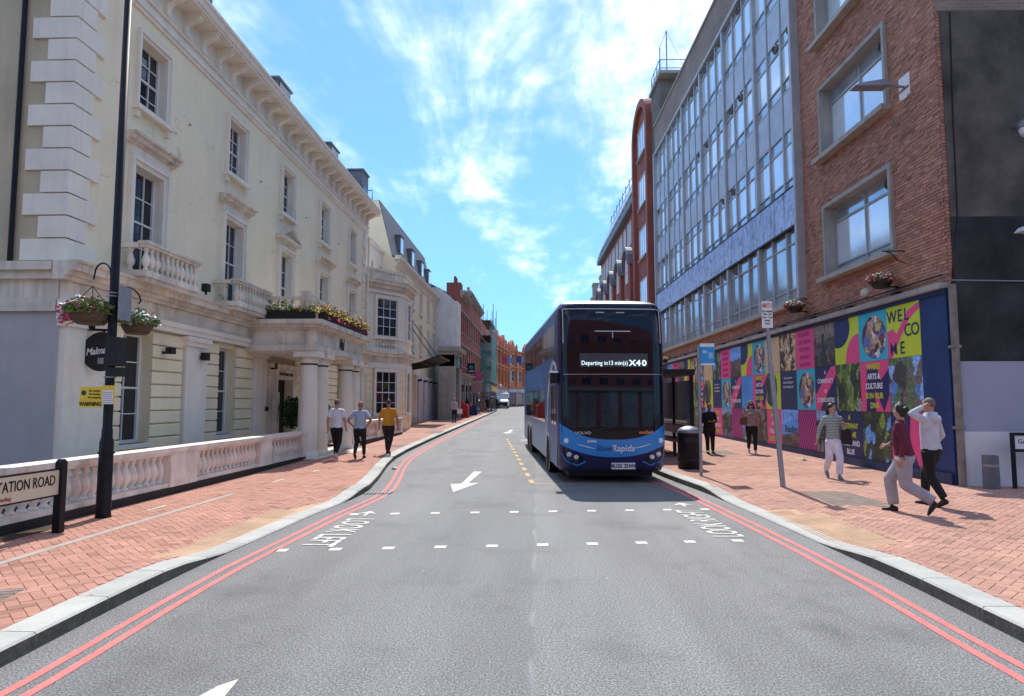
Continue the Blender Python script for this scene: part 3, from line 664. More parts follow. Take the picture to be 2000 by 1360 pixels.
balcony(1.45, 3.65, 4.5, .72, .72, 11); balcony(5.7, 8.1, 4.5, .72, .72, 12)
# ---------------------------------------------------------------- portico (local x 7.9..13.2 => street 19.9..25.2)
PX0, PX1, PP = 7.75, 13.35, 2.25
s = MB(); s.box(PX0, PX1, -PP, .0, 3.42, 3.60).box(PX0+.08, PX1-.08, -PP+.08, 0, 3.60, 4.06); s.build('portico_entablature', whiteold, H)
for x in (PX0+.1, PX0+1.15, PX1-1.3, PX1-.25):
    q = MB()
    for k in range(3): q.box(x+k*.055, x+.035+k*.055, -PP+.055, -PP+.08, 3.66, 4.02)
    q.build('triglyph', whiteold, H)
for yy in (-PP+.3, -1.2, -.35):
    q = MB()
    for k in range(3): q.box(PX0+.055, PX0+.08, yy+k*.055, yy+.035+k*.055, 3.66, 4.02)
    q.build('triglyph', whiteold, H)
s = MB()
for (e, z0, z1) in ((.0, 4.06, 4.13), (.12, 4.13, 4.22), (.2, 4.22, 4.36)): s.box(PX0-e, PX1+e, -PP-e, 0, z0, z1)
s.build('portico_cornice', whiteold, H)
for x in (8.15, 9.2, 12.0, 12.95):
    q = MB(); q.lathe([(.34, .12), (.34, .30), (.30, .34), (.285, .42), (.29, 1.5), (.25, 3.0), (.25, 3.05), (.29, 3.08), (.29, 3.13), (.27, 3.16), (.34, 3.24)], 20, (x, -PP+.36, 0)); o = q.build('column', white, H, smooth=True)
    MB().box(x-.36, x+.36, -PP, -PP+.72, 3.24, 3.415).build('capital', white, o)
    MB().box(x-.38, x+.38, -PP-.02, -PP+.74, .06, .14).build('base', bitumen, o)
    MB().lathe([(.262, 3.0), (.262, 3.045)], 16, (x, -PP+.36, 0)).build('neck_ring', black, o)
s = MB(); s.box(PX0-.1, PX1+.1, -PP-.12, 0, .0, .13+g(22)).box(9.9, 12.1, -PP-.55, -PP-.12, 0, .15+g(22)); s.build('portico_step', whiteold, H)
# wide pilasters and ceiling inside the portico, the door and its surround
MB().box(PX0+.1, PX1-.1, -PP+.1, -.02, 3.38, 3.419).build('portico_ceiling', white, H)
s = MB(); s.box(9.35, 10.25, -.12, .03, .14, 3.0).box(11.65, 12.05, -.12, .03, .14, 3.0).box(10.25, 11.65, -.12, .03, 2.65, 3.0).box(9.3, 12.15, -.3, .03, 3.0, 3.14).box(9.75, 9.95, -.3, -.12, .14, 2.2); s.build('door_surround', whiteold, H)
MB().box(10.25, 11.65, .2, .26, .3, 2.65).build('door', black, H)
text('Great Western House', .17, black, (10.95, -.13, 2.84), (1,0,0), (0,0,1), H, xs=.8, bold=.006)
text('Mal', .52, black, (10.55, -PP+.07, 3.83), (1,0,0), (0,0,1), H, shear=.3, bold=.02, xs=.7)
text('Mal', .2, black, (9.30, -.14, 1.65), (1,0,0), (0,0,1), H, shear=.3, bold=.012)
# balustrade on the portico roof
s = MB(); s.box(PX0+.1, PX1-.1, -PP+.25, -PP+.45, 4.36, 4.46).box(PX0+.1, PX1-.1, -PP+.22, -PP+.48, 4.98, 5.1).box(PX0+.1, PX0+.3, -PP+.48, -.5, 4.98, 5.1).box(PX0+.1, PX0+.3, -PP+.48, -.5, 4.36, 4.46)
for x in (PX0+.08, PX1-.5): s.box(x, x+.42, -PP+.2, -PP+.55, 4.36, 5.16)
s.box(PX0+.06, PX0+.36, -.5, -.05, 4.36, 5.14); s.box(PX0+.1, PX0+.46, -PP+.24, -PP+.58, 5.16, 5.26)
par_ = s.build('portico_parapet', whiteold, H)
for k in range(18): obj('baluster', baluster(.52, whiteold), par_, (PX0+.7+k*.245, -PP+.35, 4.46))
for k in range(5): obj('baluster', baluster(.52, whiteold), par_, (PX0+.2, -PP+.85+k*.22, 4.46))
# flower troughs on the portico
rf = random.Random(11)
def trough(label, x0, x1, y0, y1, z, cols):
    t = thing('flower_trough', label, 'planter', (HX, HY, 0), R(90), 'flower troughs on the portico roof')
    MB().box(x0, x1, y0, y1, z, z+.27).build('trough', blackmatt, t)
    smp = lambda: (rf.uniform(x0-.05, x1+.05), rf.uniform(y0-.12, y1+.08), z+.22+abs(rf.gauss(0, .12)))
    low = lambda: (rf.uniform(x0-.05, x1+.05), rf.uniform(y0-.14, y1), z+.05+abs(rf.gauss(0, .12)))
    n = int(500*max(x1-x0, y1-y0)/2.5)
    foliage('leaves', t, n, smp, leafm, .075, rf)
    for m, k, lw in cols: flowers('blossom', t, int(n*k), low if lw else smp, m, .05, rf)
trough('black trough of yellow and white pansies on the near side of the hotel porch', PX0-.12, PX0+.08, -PP+.1, -.75, 4.37, ((petal_y, .28, 0), (petal_w, .10, 0), (petal_o, .06, 0)))
trough('long black trough spilling yellow and crimson flowers over the porch front', PX0+.3, PX1-.2, -PP-.14, -PP+.08, 4.37, ((petal_y, .30, 0), (petal_o, .1, 0), (petal_r, .16, 1)))
# lantern and door plants
ln = thing('hanging_lantern', 'black glazed lantern hanging under the hotel porch', 'lantern', (HX+1.75, HY+8.75, 0))
MB().tube([(0,0,3.4),(0,0,2.95)], .012).build('chain', black, ln)
MB().lathe([(.02,2.95),(.12,2.86),(.13,2.84)], 6).build('cap', black, ln); MB().lathe([(.10,2.84),(.075,2.55),(.03,2.50)], 6).build('glazing', glass, ln)
def bush(label, x, y, z, r, h, leaf, n):
    t = thing('potted_bush', label, 'plant', (x, y, z)); rr = random.Random(int(x*100))
    MB().lathe([(.16,0),(.22,.42),(.24,.45),(.20,.45)], 14).build('pot', blackmatt, t); MB().tube([(0,0,.4),(.02,.02,h*.55)], .03).build('trunk', wicker, t)
    def smp():
        a = rr.uniform(0, 6.28); q = r*rr.random()**.4; ph = math.acos(rr.uniform(-1, 1)); k = .8+.3*math.sin(3*a+ph*4)
        return (q*k*math.cos(a)*math.sin(ph), q*k*math.sin(a)*math.sin(ph), h+q*1.1*math.cos(ph))
    foliage('crown', t, n, smp, leaf, .11, rr)
bush('dark leafy shrub in a pot beside the dark hotel doorway', -8.1, 21.9, .17, .5, 1.35, leafd, 900)
bush('bright green potted shrub behind the porch columns', -8.0, 24.5, .2, .38, 1.35, leafm, 650)
# ---------------------------------------------------------------- street balustrade in front of the hotel
def balustrade(label, y0, y1, piers, x=-6.95, h=.88, zf=None, group=None):
    t = thing('balustrade_wall', label, 'balustrade', (x, y0, .12+g((y0+y1)/2)), R(90), group)
    L = y1-y0
    MB().box(0, L, -.02, .3, -.12, .14).build('plinth', bitumen, t); MB().box(0, L, .0, .28, .14, .22).build('lower_rail', whitebal, t)
    s = MB(); s.box(-.02, L+.02, -.03, .31, h-.13, h-.08).box(-.02, L+.02, -.06, .34, h-.08, h); s.build('coping', whitebal, t)
    edges = []
    for a, b in piers: MB().box(a, b, -.025, .29, .14, h-.13).build('pier', whitebal, t); edges.append((a, b))
    xs = 0; k = 0
    spans = []; cur = 0
    for a, b in sorted(edges):
        if a-cur > .3: spans.append((cur, a))
        cur = b
    if L-cur > .3: spans.append((cur, L))
    for a, b in spans:
        n = max(2, int((b-a)/.205))
        for i in range(n): obj('baluster', baluster(h-.35, whitebal, 1.12), t, (a+(b-a)*(i+.5)/n, .14, .22))
balustrade('white bulbous stone balustrade along the pavement in front of the cream hotel', 2.5, 19.9, [(9.95, 10.95), (14.05, 14.75), (17.0, 17.4)])
balustrade('short white balustrade beyond the porch columns behind the walking men', 25.3, 33.2, [(0, .3), (2.6, 3.2), (5.2, 5.8), (7.4, 7.9)], x=-6.75)
# ================================================================ further buildings on the left
def place(o, loc, rz): o.location = loc; o.rotation_euler = (0, 0, rz); return o
W = thing('bay_fronted_wing', 'cream wing with a two-storey canted bay window beyond the hotel drainpipe', 'building', (-8.9, 33.85, g(36)), R(90))
plan = [(.12, 1.2), (.12, .05), (2.35, -1.5), (4.75, -1.5), (6.3, .05), (6.3, 1.2)]
def off(poly, d):
    cx = sum(p[0] for p in poly)/len(poly); return [(p[0]+(d if p[0] > cx else -d)*.6, p[1]-d if p[1] < 1 else p[1]) for p in poly]
MB().prism(plan, 0, 3.45, 'z').build('bay_ground_floor', creamlow, W); MB().prism(plan, 4.4, 7.75, 'z').build('bay_upper_floor', white, W)
for d, z0, z1, m in ((.06, 3.45, 3.75, white), (.03, 3.75, 4.1, whiteold), (.22, 4.1, 4.25, whiteold), (.28, 4.25, 4.4, whiteold), (.07, 4.4, 4.55, white), (.06, 5.0, 5.1, white), (.08, 7.45, 7.6, white), (.14, 7.75, 7.95, whiteold), (.3, 7.95, 8.12, whiteold), (.34, 8.12, 8.2, whiteold), (.04, 8.2, 8.62, whiteold), (.1, 8.62, 8.75, whiteold)):
    MB().prism(off(plan, d), z0+.002, z1, 'z').build('moulding', m, W)
A, B_ = Vector((.12, .05, 0)), Vector((2.35, -1.5, 0)); dv = (B_-A); ang = math.atan2(dv.y, dv.x); fl = dv.length
def on_face(x, z, w, h, cols, rows, origin, ang, sur=True):
    o = sash(W, 0, w, 0, h, cols, rows, 0, fr=.05, bar=.03); n = Vector((math.sin(ang), -math.cos(ang), 0)); d = Vector((math.cos(ang), math.sin(ang), 0))
    place(o, Vector(origin)+d*x+n*.04+Vector((0,0,z)), ang)
    if sur:
        s = MB(); t = .14; s.box(-t, 0, -.10, .05, -.02, h+t).box(w, w+t, -.10, .05, -.02, h+t).box(0, w, -.10, .05, h, h+t).box(-t-.04, w+t+.04, -.14, .05, -.12, -.02)
        place(s.build('window_surround', white, W), o.location, ang)
on_face(.75, 1.05, 1.45, 2.25, 3, 4, A, ang); on_face(.75, 5.15, 1.45, 2.05, 3, 4, A, ang)
on_face(.75, 1.05, .95, 2.25, 2, 4, B_, 0); on_face(.75, 5.15, .95, 2.05, 2, 4, B_, 0)
for k in range(9):
    z = .3+k*.35
    for (o, an, L) in ((A, ang, fl), (B_, 0, 2.4)):
        for (a, b) in ((.03, .55), (2.4 if an else 1.85, L-.02)):
            s = MB(); s.box(a, b, -.05, .02, z+.012, z+.338); place(s.build('rusticated_course', creamlow, W), o, an)
for k in range(7):
    b = obj('baluster', baluster(.44, whiteold), W); b.location = A+dv.normalized()*(.85+k*.2)+Vector((math.sin(ang), -math.cos(ang), 0))*.05+Vector((0,0,4.55))
s = MB(); wall(s, -.05, 7.2, 8.0, 10.75, [(1.3, 2.0, 8.95, 9.9), (3.4, 4.1, 8.95, 9.9), (5.5, 6.2, 8.95, 9.9)], .2, y=.6); s.box(-.05, 7.2, .85, 8, 0, 10.7).box(-.1, 7.2, .5, .9, 10.75, 10.95); s.build('wall', white, W)
for x in (1.3, 3.4, 5.5): sash(W, x, x+.7, 8.95, 9.9, 1, 2, .72, pane_parts=False)
MB().box(0.5, 1.6, .7, 1.6, 10.95, 11.5).build('roof_light', slate, W)
# ---------------------------------------------------------------- mansard building
M_ = thing('mansard_building', 'cream three-storey building with slate mansard and dormers beyond the bay window', 'building', (-8.75, 40.15, g(48)), R(90))
ML = 16.6; ops = [(x-.42, x+.42, z, z+h) for x in (2.2, 5.6, 9.0, 12.4, 15.2) for z, h in ((5.1, 2.1), (8.1, 1.55))]
s = MB(); wall(s, 0, ML, 0, 10.4, ops, .22); s.box(.05, ML-.05, .4, 9, 0, 10.4); s.add([(0,0,0),(0,9,0),(0,9,14.1),(0,1.1,14.1),(0,.2,10.5),(0,0,10.4)], [(0,1,2,3,4,5)]); s.build('wall', cream, M_)
for a, b, c, d in ops: sash(M_, a, b, c, d, 2, 2, .15, pane_parts=True); surround(M_, a, b, c, d, .12, .05, sill=True)
cornice(M_, -.1, ML+.05, 9.95, [(.12, .08), (.1, .14)], white, 'architrave'); cornice(M_, -.15, ML+.1, 10.33, [(.1, .28), (.14, .36)], white, 'cornice')
dm = MB().box(-.06, .06, -.24, 0, 10.18, 10.32).mesh('dentil', white)
for k in range(42): obj('dentil', dm, M_, (.2+k*.392, 0, 0))
s = MB(); s.prism([(-.05, 10.6), (.22, 10.6), (1.05, 14.1), (8, 14.1), (8, 10.4), (-.05, 10.4)], .02, ML, 'x'); s.build('roof', slate, M_)
for x in (3.4, 7.4, 11.4, 14.8):
    q = MB(); q.box(x-.5, x+.5, .32, 1.5, 11.3, 12.55).box(x-.56, x+.56, .26, 1.6, 12.55, 12.63); d = q.build('dormer', lead, M_); sash_ = MB().box(x-.4, x+.4, .29, .318, 11.45, 12.45); sash_.build('pane', glass_sky, d)
s = MB(); s.tube([(-.0, 1.5, 14.1), (0, 1.5, 14.7), (0, 3.4, 14.7), (0, 3.4, 14.1)], .03); s.build('roof_rail', black, M_)
# ground floor: tall white door cases
for x in (7.2, 9.6, 12.0, 14.4):
    q = MB(); q.box(x-.75, x-.45, -.22, .0, 0, 3.5).box(x+.45, x+.75, -.22, 0, 0, 3.5).box(x-.449, x+.449, -.2, 0, 3.1, 3.5); q.build('door_case', whiterender, M_); MB().box(x-.44, x+.44, -.04, -.01, 0, 3.09).build('door', mat('grey_door', (.16,.17,.19), .5), M_)
    MB().box(x-.08, x+.08, -.5, -.2, 3.05, 3.2).build('floodlight', blackmatt, M_)
cp = thing('entrance_canopy', 'black fan-shaped glass canopy hung on tie rods over the pavement', 'canopy', (-8.75, 44.6, g(45)), R(90))
s = MB()
for k in range(9):
    x = -2.4+k*.6; s.tube([(x*.85, 0, 3.9), (x, -1.3, 4.12), (x*1.05, -2.5, 4.55)], .05, 6)
s.tube([(-2.1, -.02, 3.9), (2.1, -.02, 3.9)], .06); s.tube([(-2.5, -2.45, 4.53), (2.5, -2.45, 4.53)], .07); s.tube([(-2.4, -1.3, 4.12), (2.4, -1.3, 4.12)], .05)
s.build('ribs', black, cp)
MB().grid(lambda u, v: ((-2.1-.4*v+(4.2+.8*v)*u), -.05-2.5*v, 3.93+.2*v+.42*v*v), 8, 6).build('glazing', mat('smoky_canopy_glass', (.02,.02,.022), .25, .4, 3), cp)
MB().tube([(-1.8, -2.0, 4.4), (-1.8, -.02, 7.2)], .025).build('tie_rod', black, cp); MB().tube([(1.8, -2.0, 4.4), (1.8, -.02, 7.2)], .025).build('tie_rod', black, cp)
# ---------------------------------------------------------------- stone portal and white gable
BK = thing('stone_portal_building', 'building with blank white gable and grey stone corner portal past the canopy', 'building', (-6.9, 56.8, g(57)), R(90))
MB().box(0, 2.6, .0, 8, 0, 10.2).prism([(.2, 10.2), (5.5, 10.2), (5.5, 11.4), (1.6, 11.4)], 0, 2.6, 'x').build('gable_wall', mat('flaking_white_render', (.82, .79, .72), .9, .12, 1.2, .2, 20, streak=.4, dirt=(.34,.26,.2)), BK)
MB().prism([(.7, 10.9), (3, 12.1), (6, 12.1), (6, 10.4), (.7, 10.4)], .3, 12, 'x').build('roof', slate, BK)
MB().box(7.5, 9.2, .6, 2.0, 10.5, 13.2).build('chimney', brick_dark, BK)
for k in range(5): MB().lathe([(.13, 13.2), (.10, 13.85)], 8, (7.7+k*.33, 1.2, 0)).build('chimney_pot', brick_dark, BK)
s = MB(); s.box(-4.6, -3.7, -.35, .9, 0, 5.2).box(-.9, 0, -.35, .9, 0, 5.2).box(-4.6, 0, -.35, .9, 4.3, 5.2).box(-4.7, .1, -.5, 1, 5.2, 5.5).box(-4.9, .3, -.75, 1, 5.5, 5.85); s.build('portal', concrete, BK)
s = MB(); s.box(-3.7, -.9, -.05, .8, 0, 4.3); s.build('entrance_glazing', glass, BK)
for x in (-2.9, -1.75): MB().box(x-.09, x+.09, -.12, 0, 0, 4.3).build('mullion', concrete, BK)
MB().box(-3.3, -1.3, -.42, -.36, 4.45, 5.05).build('fascia_sign', mat('teal_sign', (.02, .25, .38), .5), BK)
platem0 = mat('sign_white', (.7,.7,.7), .5)
# ---------------------------------------------------------------- red brick shops
def shop(name, label, y0, y1, x, h, bm_, floors, nwin, trim, shopcol, sash_h=1.9):
    t = thing(name, label, 'building', (x, y0, g((y0+y1)/2)), R(90)); L = y1-y0; pw = L/nwin; ops = []
    for f in range(floors):
        for k in range(nwin): ops.append((pw*(k+.5)-pw*.26, pw*(k+.5)+pw*.26, 4.7+f*3.1, 4.7+f*3.1+sash_h))
    s = MB(); wall(s, 0, L, 3.6, h, ops, .2); s.box(.01, L-.01, .35, 8, 0, h); s.add([(0,0,3.6),(0,8,3.6),(0,8,h),(0,0,h)], [(0,1,2,3)]); s.build('wall', bm_, t)
    for a, b, c, d in ops: sash(t, a, b, c, d, 1, 2, .12, pane_parts=False); MB().box(a-.1, b+.1, -.08, 0, d, d+.22).build('lintel', trim, t); MB().box(a-.08, b+.08, -.1, .1, c-.12, c).build('sill', trim, t)
    cornice(t, -.1, L+.05, 3.6, [(.25, .2), (.15, .4)], trim, 'shop_cornice'); cornice(t, -.1, L+.05, h-.5, [(.2, .15), (.2, .35), (.2, .45)], trim, 'cornice')
    n = max(2, int(L/3))
    for k in range(n+1): MB().box(max(0, L*k/n-.22), min(L, L*k/n+.22), -.12, 0, 0, 3.6).build('pier', trim, t)
    MB().box(.05, L-.05, -.03, .3, 3.05, 3.6).build('fascia', shopcol, t)
    for k in range(n): MB().box(L*k/n+.24, L*(k+1)/n-.24, .1, .2, .4, 3.0).build('shop_window', glass, t)
    return t
t = shop("brick_shop", "narrow dark red brick shop against the white gable", 59.4, 66.5, -6.95, 11.4, brick_dark, 2, 4, concrete, mat('shop_fascia_grey', (.22,.21,.2), .6))
t = shop('brick_shop', 'red brick shop with stone cornice beside the scaffold', 66.6, 81.5, -7.0, 12.3, brick_far, 2, 6, concrete, mat('shop_fascia_cream', (.42,.38,.32), .6))
for k in range(7): MB().lathe([(.18,12.3),(.3,12.6),(.12,12.9),(.2,13.05),(.02,13.2)], 8, (1+k*2.1, .1, 0)).build('finial', concrete, t)
hs = thing('hanging_sign', 'square black shop sign with a blue emblem projecting over the left pavement', 'sign', (-6.95, 65.6, 0))
MB().box(.05, .75, -.06, .06, 4.75, 5.75).tube([(0,0,5.6),(.1,0,5.6)], .03).build('board', black, hs); MB().lathe([(.22, -.08), (.22, -.065)], 8, (.4, 0, 5.35), ax='y').build('emblem', mat('sign_blue', (.02,.28,.42), .5), hs); MB().box(.15, .65, -.08, -.065, 4.9, 5.02).build('caption', platem0, hs)
for k, z in ((0, 3.6), (1, 2.4)):
    b = MB().box(-6.9, -5.9, 70.9, 71, z+g(70), z+1.0+g(70)).build('banner', mat('pink_banner' if k == 0 else 'pale_pink_banner', (.6,.10,.2) if k == 0 else (.5,.25,.25), .7)); tag(b, 'pink square banner on the brick shop' if k == 0 else 'pale pink lower banner on the brick shop', 'banner')
# ---------------------------------------------------------------- scaffold with green netting
SC = thing('scaffold', 'steel scaffold wrapped in pale green netting at the end of the street', 'scaffold', (-7.4, 82.2, g(85)), R(90))
SCL = 11.0
for k in range(6):
    for yy in (-1.6, -.3): MB().tube([(k*SCL/5, yy, 0), (k*SCL/5, yy, 11.5+(k % 3)*1.3)], .05, 6).build('standard', steel, SC)
for j in range(6):
    z = 1.9+j*1.9
    for yy in (-1.6, -.3): MB().tube([(-.6, yy, z), (SCL+.8, yy, z)], .045, 6).build('ledger', steel, SC)
    MB().box(0, SCL, -1.5, -.4, z-.05, z).build('boards', wicker, SC)
netm = bpy.data.materials.new('green_debris_net'); netm.use_nodes = True
nb_ = netm.node_tree.nodes['Principled BSDF']; nb_.inputs['Base Color'].default_value = (.12, .50, .44, 1); nb_.inputs['Alpha'].default_value = .55; nb_.inputs['Roughness'].default_value = .8
MB().grid(lambda u, v: (SCL*u, -1.68+.05*math.sin(u*30)*math.sin(v*14), 3.8+5.8*v), 30, 14).build('netting', netm, SC); MB().grid(lambda u, v: (-.08+.04*math.sin(v*14+u*6), -1.65+1.5*u, 2.5+6*v), 6, 14).build('netting', netm, SC)
MB().grid(lambda u, v: (SCL*.55+2.4*u, -1.2+.3*math.sin(u*9), 10.2+2.2*v*(1-abs(u-.5))), 8, 6).build('netting', netm, SC)
MB().box(0, SCL, -1.72, -1.66, 2.6, 3.2).build('hoarding_board', mat('yellow_shop_fascia', (.7,.5,.05), .6), SC)
MB().box(0, SCL, -.1, 6, 0, 9.6).build('shop_wall', brick_dark, SC)
# ---------------------------------------------------------------- terracotta range closing the view
def terr(label, p0, p1, h, nb):
    p0, p1 = Vector((*p0, 0)), Vector((*p1, 0)); d = p1-p0; L = d.length; an = math.atan2(d.y, d.x)
    t = thing('terracotta_building', label, 'building', (p0.x, p0.y, g(p0.y)), an, 'terracotta range at the end of the street'); pw = L/nb
    ops = [(pw*(k+.5)-pw*.27, pw*(k+.5)+pw*.27, z, z+2) for k in range(nb) for z in (4.8, 8.0)]
    s = MB(); wall(s, 0, L, 3.4, h, ops, .3); s.box(.01, L-.01, .5, 9, 0, h); s.build('wall', brick_terr, t)
    tt = mat('terracotta_trim', (.50, .17, .08), .8, .2, 2)
    for a, b, c, dd in ops: sash(t, a, b, c, dd, 1, 2, .2, pane_parts=False); MB().box(a-.2, b+.2, -.15, 0, dd+.02, dd+.3).build('lintel', tt, t)
    for z in (3.4, 7.3, 10.5): cornice(t, 0, L, z, [(.15, .15), (.2, .3)], tt, 'string_course')
    for k in range(nb+1): MB().box(pw*k-.25, pw*k+.25, -.3, 0, 3.9, h+.4).lathe([(.35, h+.4), (.2, h+.9), (.3, h+1.1), (.03, h+1.7)], 8, (pw*k, -.1, 0)).build('pinnacle', tt, t)
    for k in range(nb):
        if k % 2 == 0: MB().prism([(pw*k+.3, h-.02), (pw*(k+1)-.3, h-.02), (pw*(k+1)-.9, h+1.1), (pw*(k+.5), h+2.3), (pw*k+.9, h+1.1)], -.12, .5, 'y').build('gable', brick_terr, t)
    s = MB(); s.box(0, L, -.1, .2, 2.7, 3.4); s.build('fascia', mat('pale_shop_fascia', (.4,.38,.38), .6, .5, .6), t); rs_ = random.Random(int(L))
    for k in range(nb): MB().box(pw*k+.3, pw*(k+1)-.3, .02, .15, .35, 2.6).build('shop_window', rs_.choice([mat('dark_shopfront', (.03,.03,.035), .5), mat('maroon_shopfront', (.10,.03,.03), .5), mat('tan_shopfront', (.22,.18,.12), .5)]), t); MB().box(pw*k-.28, pw*k+.28, -.05, .2, 0, 2.7).build('pier', tt, t)  # plain shopfront colours picked at random per bay
terr('near half of the ornate orange terracotta terrace, beside the scaffold', (-8.3, 94), (-5.6, 126), 11.0, 8)
terr('far half of the ornate orange terracotta terrace, next to the bus', (-5.5, 126.3), (6, 165), 10.5, 9)
fl_ = mat('flag_magenta', (.55, .06, .2), .7); fb_ = mat('flag_navy', (.06, .08, .25), .7); fs_ = mat('flag_sky', (.15, .35, .6), .7)
for k, (x, m, nm) in enumerate(((-5.5, fl_, 'magenta'), (-4.6, fs_, 'pale blue'), (-3.3, fb_, 'navy'), (-2.5, fs_, 'sky blue'))):
    tag(MB().box(x, x+.75, 104, 104.03, 7.2+g(104), 8.2+g(104)-.2*(k % 2)).build('street_flag', m), nm+' flag on a wire across the far street, number %d from the left' % (k+1), 'flag', 'flags strung across the far street')
# ================================================================ right-hand side: modernist office block
RA = math.atan(.0238)
OF = thing('office_block', 'brick and glass 1960s office block with blue fascia above the poster hoarding', 'building', (8.8, 14.4, 0), R(-90)+RA)
# local x runs towards the camera (negative = further up the street); -y faces the street
def S(s): return -(s-.2)
OL = 30.2
BW = [(S(5.7), S(2.2), z, z+2.1) for z in (5.55, 9.2, 12.8, 16.4)]
CW0, CW1 = S(30.2), S(7.35)
s = MB(); wall(s, S(7.35), 0, 4.3, 20.6, BW, .38, y=.0, mi=0); wall(s, CW0, CW1, 4.3, 5.2, [], y=0.0); wall(s, CW0, CW1, 18.65, 20.6, [], y=0.0)
s.add([(CW0,0,0),(CW0,14,0),(CW0,14,20.6),(CW0,0,20.6)], [(0,1,2,3)])
s.box(CW0+.02, -.02, .5, 14, 0, 20.5); s.build('brick_backing', mortar, OF)
bw, bh, jt = .2155, .065, .01
def bricks_in(x0, x1, z0, z1, holes, yb, rnd):
    row = 0; z = z0; out = []
    while z+bh < z1:
        x = x0 - (bw/2 if row % 2 else 0)
        while x < x1-.02:
            a, b = max(x, x0), min(x+bw, x1)
            if b-a > .04 and not any(h[0] < b-.004 and h[1] > a+.004 and h[2] < z+bh-.004 and h[3] > z+.004 for h in holes): out.append((a, b, z))
            elif b-a > .04:
                for h in holes:
                    if h[2] < z+bh-.004 and h[3] > z+.004:
                        if a < h[0] < b and h[0]-a > .05: out.append((a, h[0]-.004, z))
                        if a < h[1] < b and b-h[1] > .05: out.append((h[1]+.004, b, z))
            x += bw+jt
        z += bh+jt; row += 1
    return out
rb = random.Random(21)
bl = bricks_in(S(7.35)+.01, -.002, 4.32, 20.6, BW, 0, rb)
bl.sort(key=lambda q: (q[0]*q[0]*.6+(q[2]-4)**2*.5))
bt = [rb.gauss(1, .16) for _ in range(8)]
bmv = [MB().box(0, bw, -.016, .002, 0, bh, 0, t).mesh('brick', brick_m) for t in bt]
field = MB(); c = 0
WALL = obj('brick_wall', None, OF)
for a, b, z in bl:
    proud = rb.uniform(.008, .018) + (.012 if rb.random() < .18 else 0)
    if c < 300 and abs(b-a-bw) < 1e-6: o = obj('brick', rb.choice(bmv), WALL, (a, rb.uniform(-.012, .002), z)); c += 1
    else: field.box(a, b, -proud, .002, z, z+bh, 0, rb.gauss(1, .16))
for a, b, z in bricks_in(CW0, CW1-.01, 4.32, 5.2, [], 0, rb): field.box(a, b, -rb.uniform(.008, .018), .002, z, z+bh, 0, rb.gauss(.98, .14))
field.build('brick_field', brick_m, WALL, kind='stuff')
for (a, b, z0, z1) in ((CW0, CW1, 18.66, 20.6),): MB().box(a, b, -.05, .01, z0, z1).build('parapet', brick_grey, OF)
MB().box(CW0-.05, .02, -.12, .5, 20.6, 20.72).build('coping', concrete, OF)
# punched windows in the brick bay
fanm = mat('fan_grey', (.16, .15, .15), .6, .2, 8)
def fan(par, x, y, z, r=.16):
    MB().lathe([(r, 0), (r, -.05), (r*.75, -.10), (r*.7, -.04), (.04, -.04)], 12, (x, y, z), ax='y').build('extract_fan', fanm, par)
for (a, b, z0, z1) in BW:
    q = MB(); t = .10
    q.box(a-t, a+.012, -.10, .3, z0+.002, z1+t).box(b-.012, b+t, -.10, .3, z0+.002, z1+t).box(a+.012, b-.012, -.098, .3, z1-.012, z1+t-.002); q.build('window_surround', concrete, OF)
    MB().box(a-.25, b+.2, -.28, .3, z0-.12, z0+.01).build('sill', concrete, OF)
    a += .014; b -= .014; z1 -= .014; z0 += .012; m = (a+b)/2; zt = z1-.42; zb = z0+.36; fm = aluminium
    w = MB(); f = .05
    w.box(a, b, .24, .32, z1-f, z1).box(a, b, .24, .32, z0, z0+f).box(a, a+f, .24, .32, z0+f, z1-f).box(b-f, b, .24, .32, z0+f, z1-f).box(m-f/2, m+f/2, .23, .32, z0+f, z1-f).box(a+f, b-f, .235, .32, zt-f/2, zt+f/2).box(a+f, b-f, .235, .32, zb-f/2, zb+f/2)
    o = w.build('window', fm, OF)
    for (xa, xb) in ((a+f, m-f/2), (m+f/2, b-f)):
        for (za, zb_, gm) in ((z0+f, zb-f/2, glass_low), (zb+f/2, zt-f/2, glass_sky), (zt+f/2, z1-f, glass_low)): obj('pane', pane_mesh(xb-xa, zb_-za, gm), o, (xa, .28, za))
    fan(OF, b-.5, .26, z1-.22)
# curtain wall: concrete frame, wide and thin mullions, panes and ribbed spandrels each a part
MB().box(CW1-.02, CW1+.14, -.28, .05, 5.2, 18.7).build('frame_post', aluminium, OF); MB().box(CW0-.1, CW0+.1, -.2, .05, 4.9, 18.7).build('frame_post', aluminium, OF)
MB().box(CW0, CW1, -.2, .1, 5.05, 5.22).build('sill', concrete, OF); MB().box(CW0, CW1, -.16, .1, 18.55, 18.7).build('frame_head', aluminium, OF)
nbay = 6; bwid = (CW1-CW0)/nbay
rf2 = random.Random(5)
wide = MB().box(-.11, .11, -.13, .1, 0, 1).mesh('mullion', aluminium); thin = MB().box(-.05, .05, -.06, .1, 0, 1).mesh('mullion', aluminium)
rail = MB().box(0, 1, -.025, .08, -.028, .028).mesh('transom', aluminium)
rib = MB()
for k in range(12): rib.prism([(.0+k/12, .0), (.5/12+k/12, -.02), (1/12+k/12, 0)], 0, 1, 'z')
ribm = rib.mesh('spandrel_panel', spandrel)
fls = [(9.0, 11.15), (12.55, 14.75), (16.15, 18.55)]; spn = [(11.15, 12.55), (14.75, 16.15)]
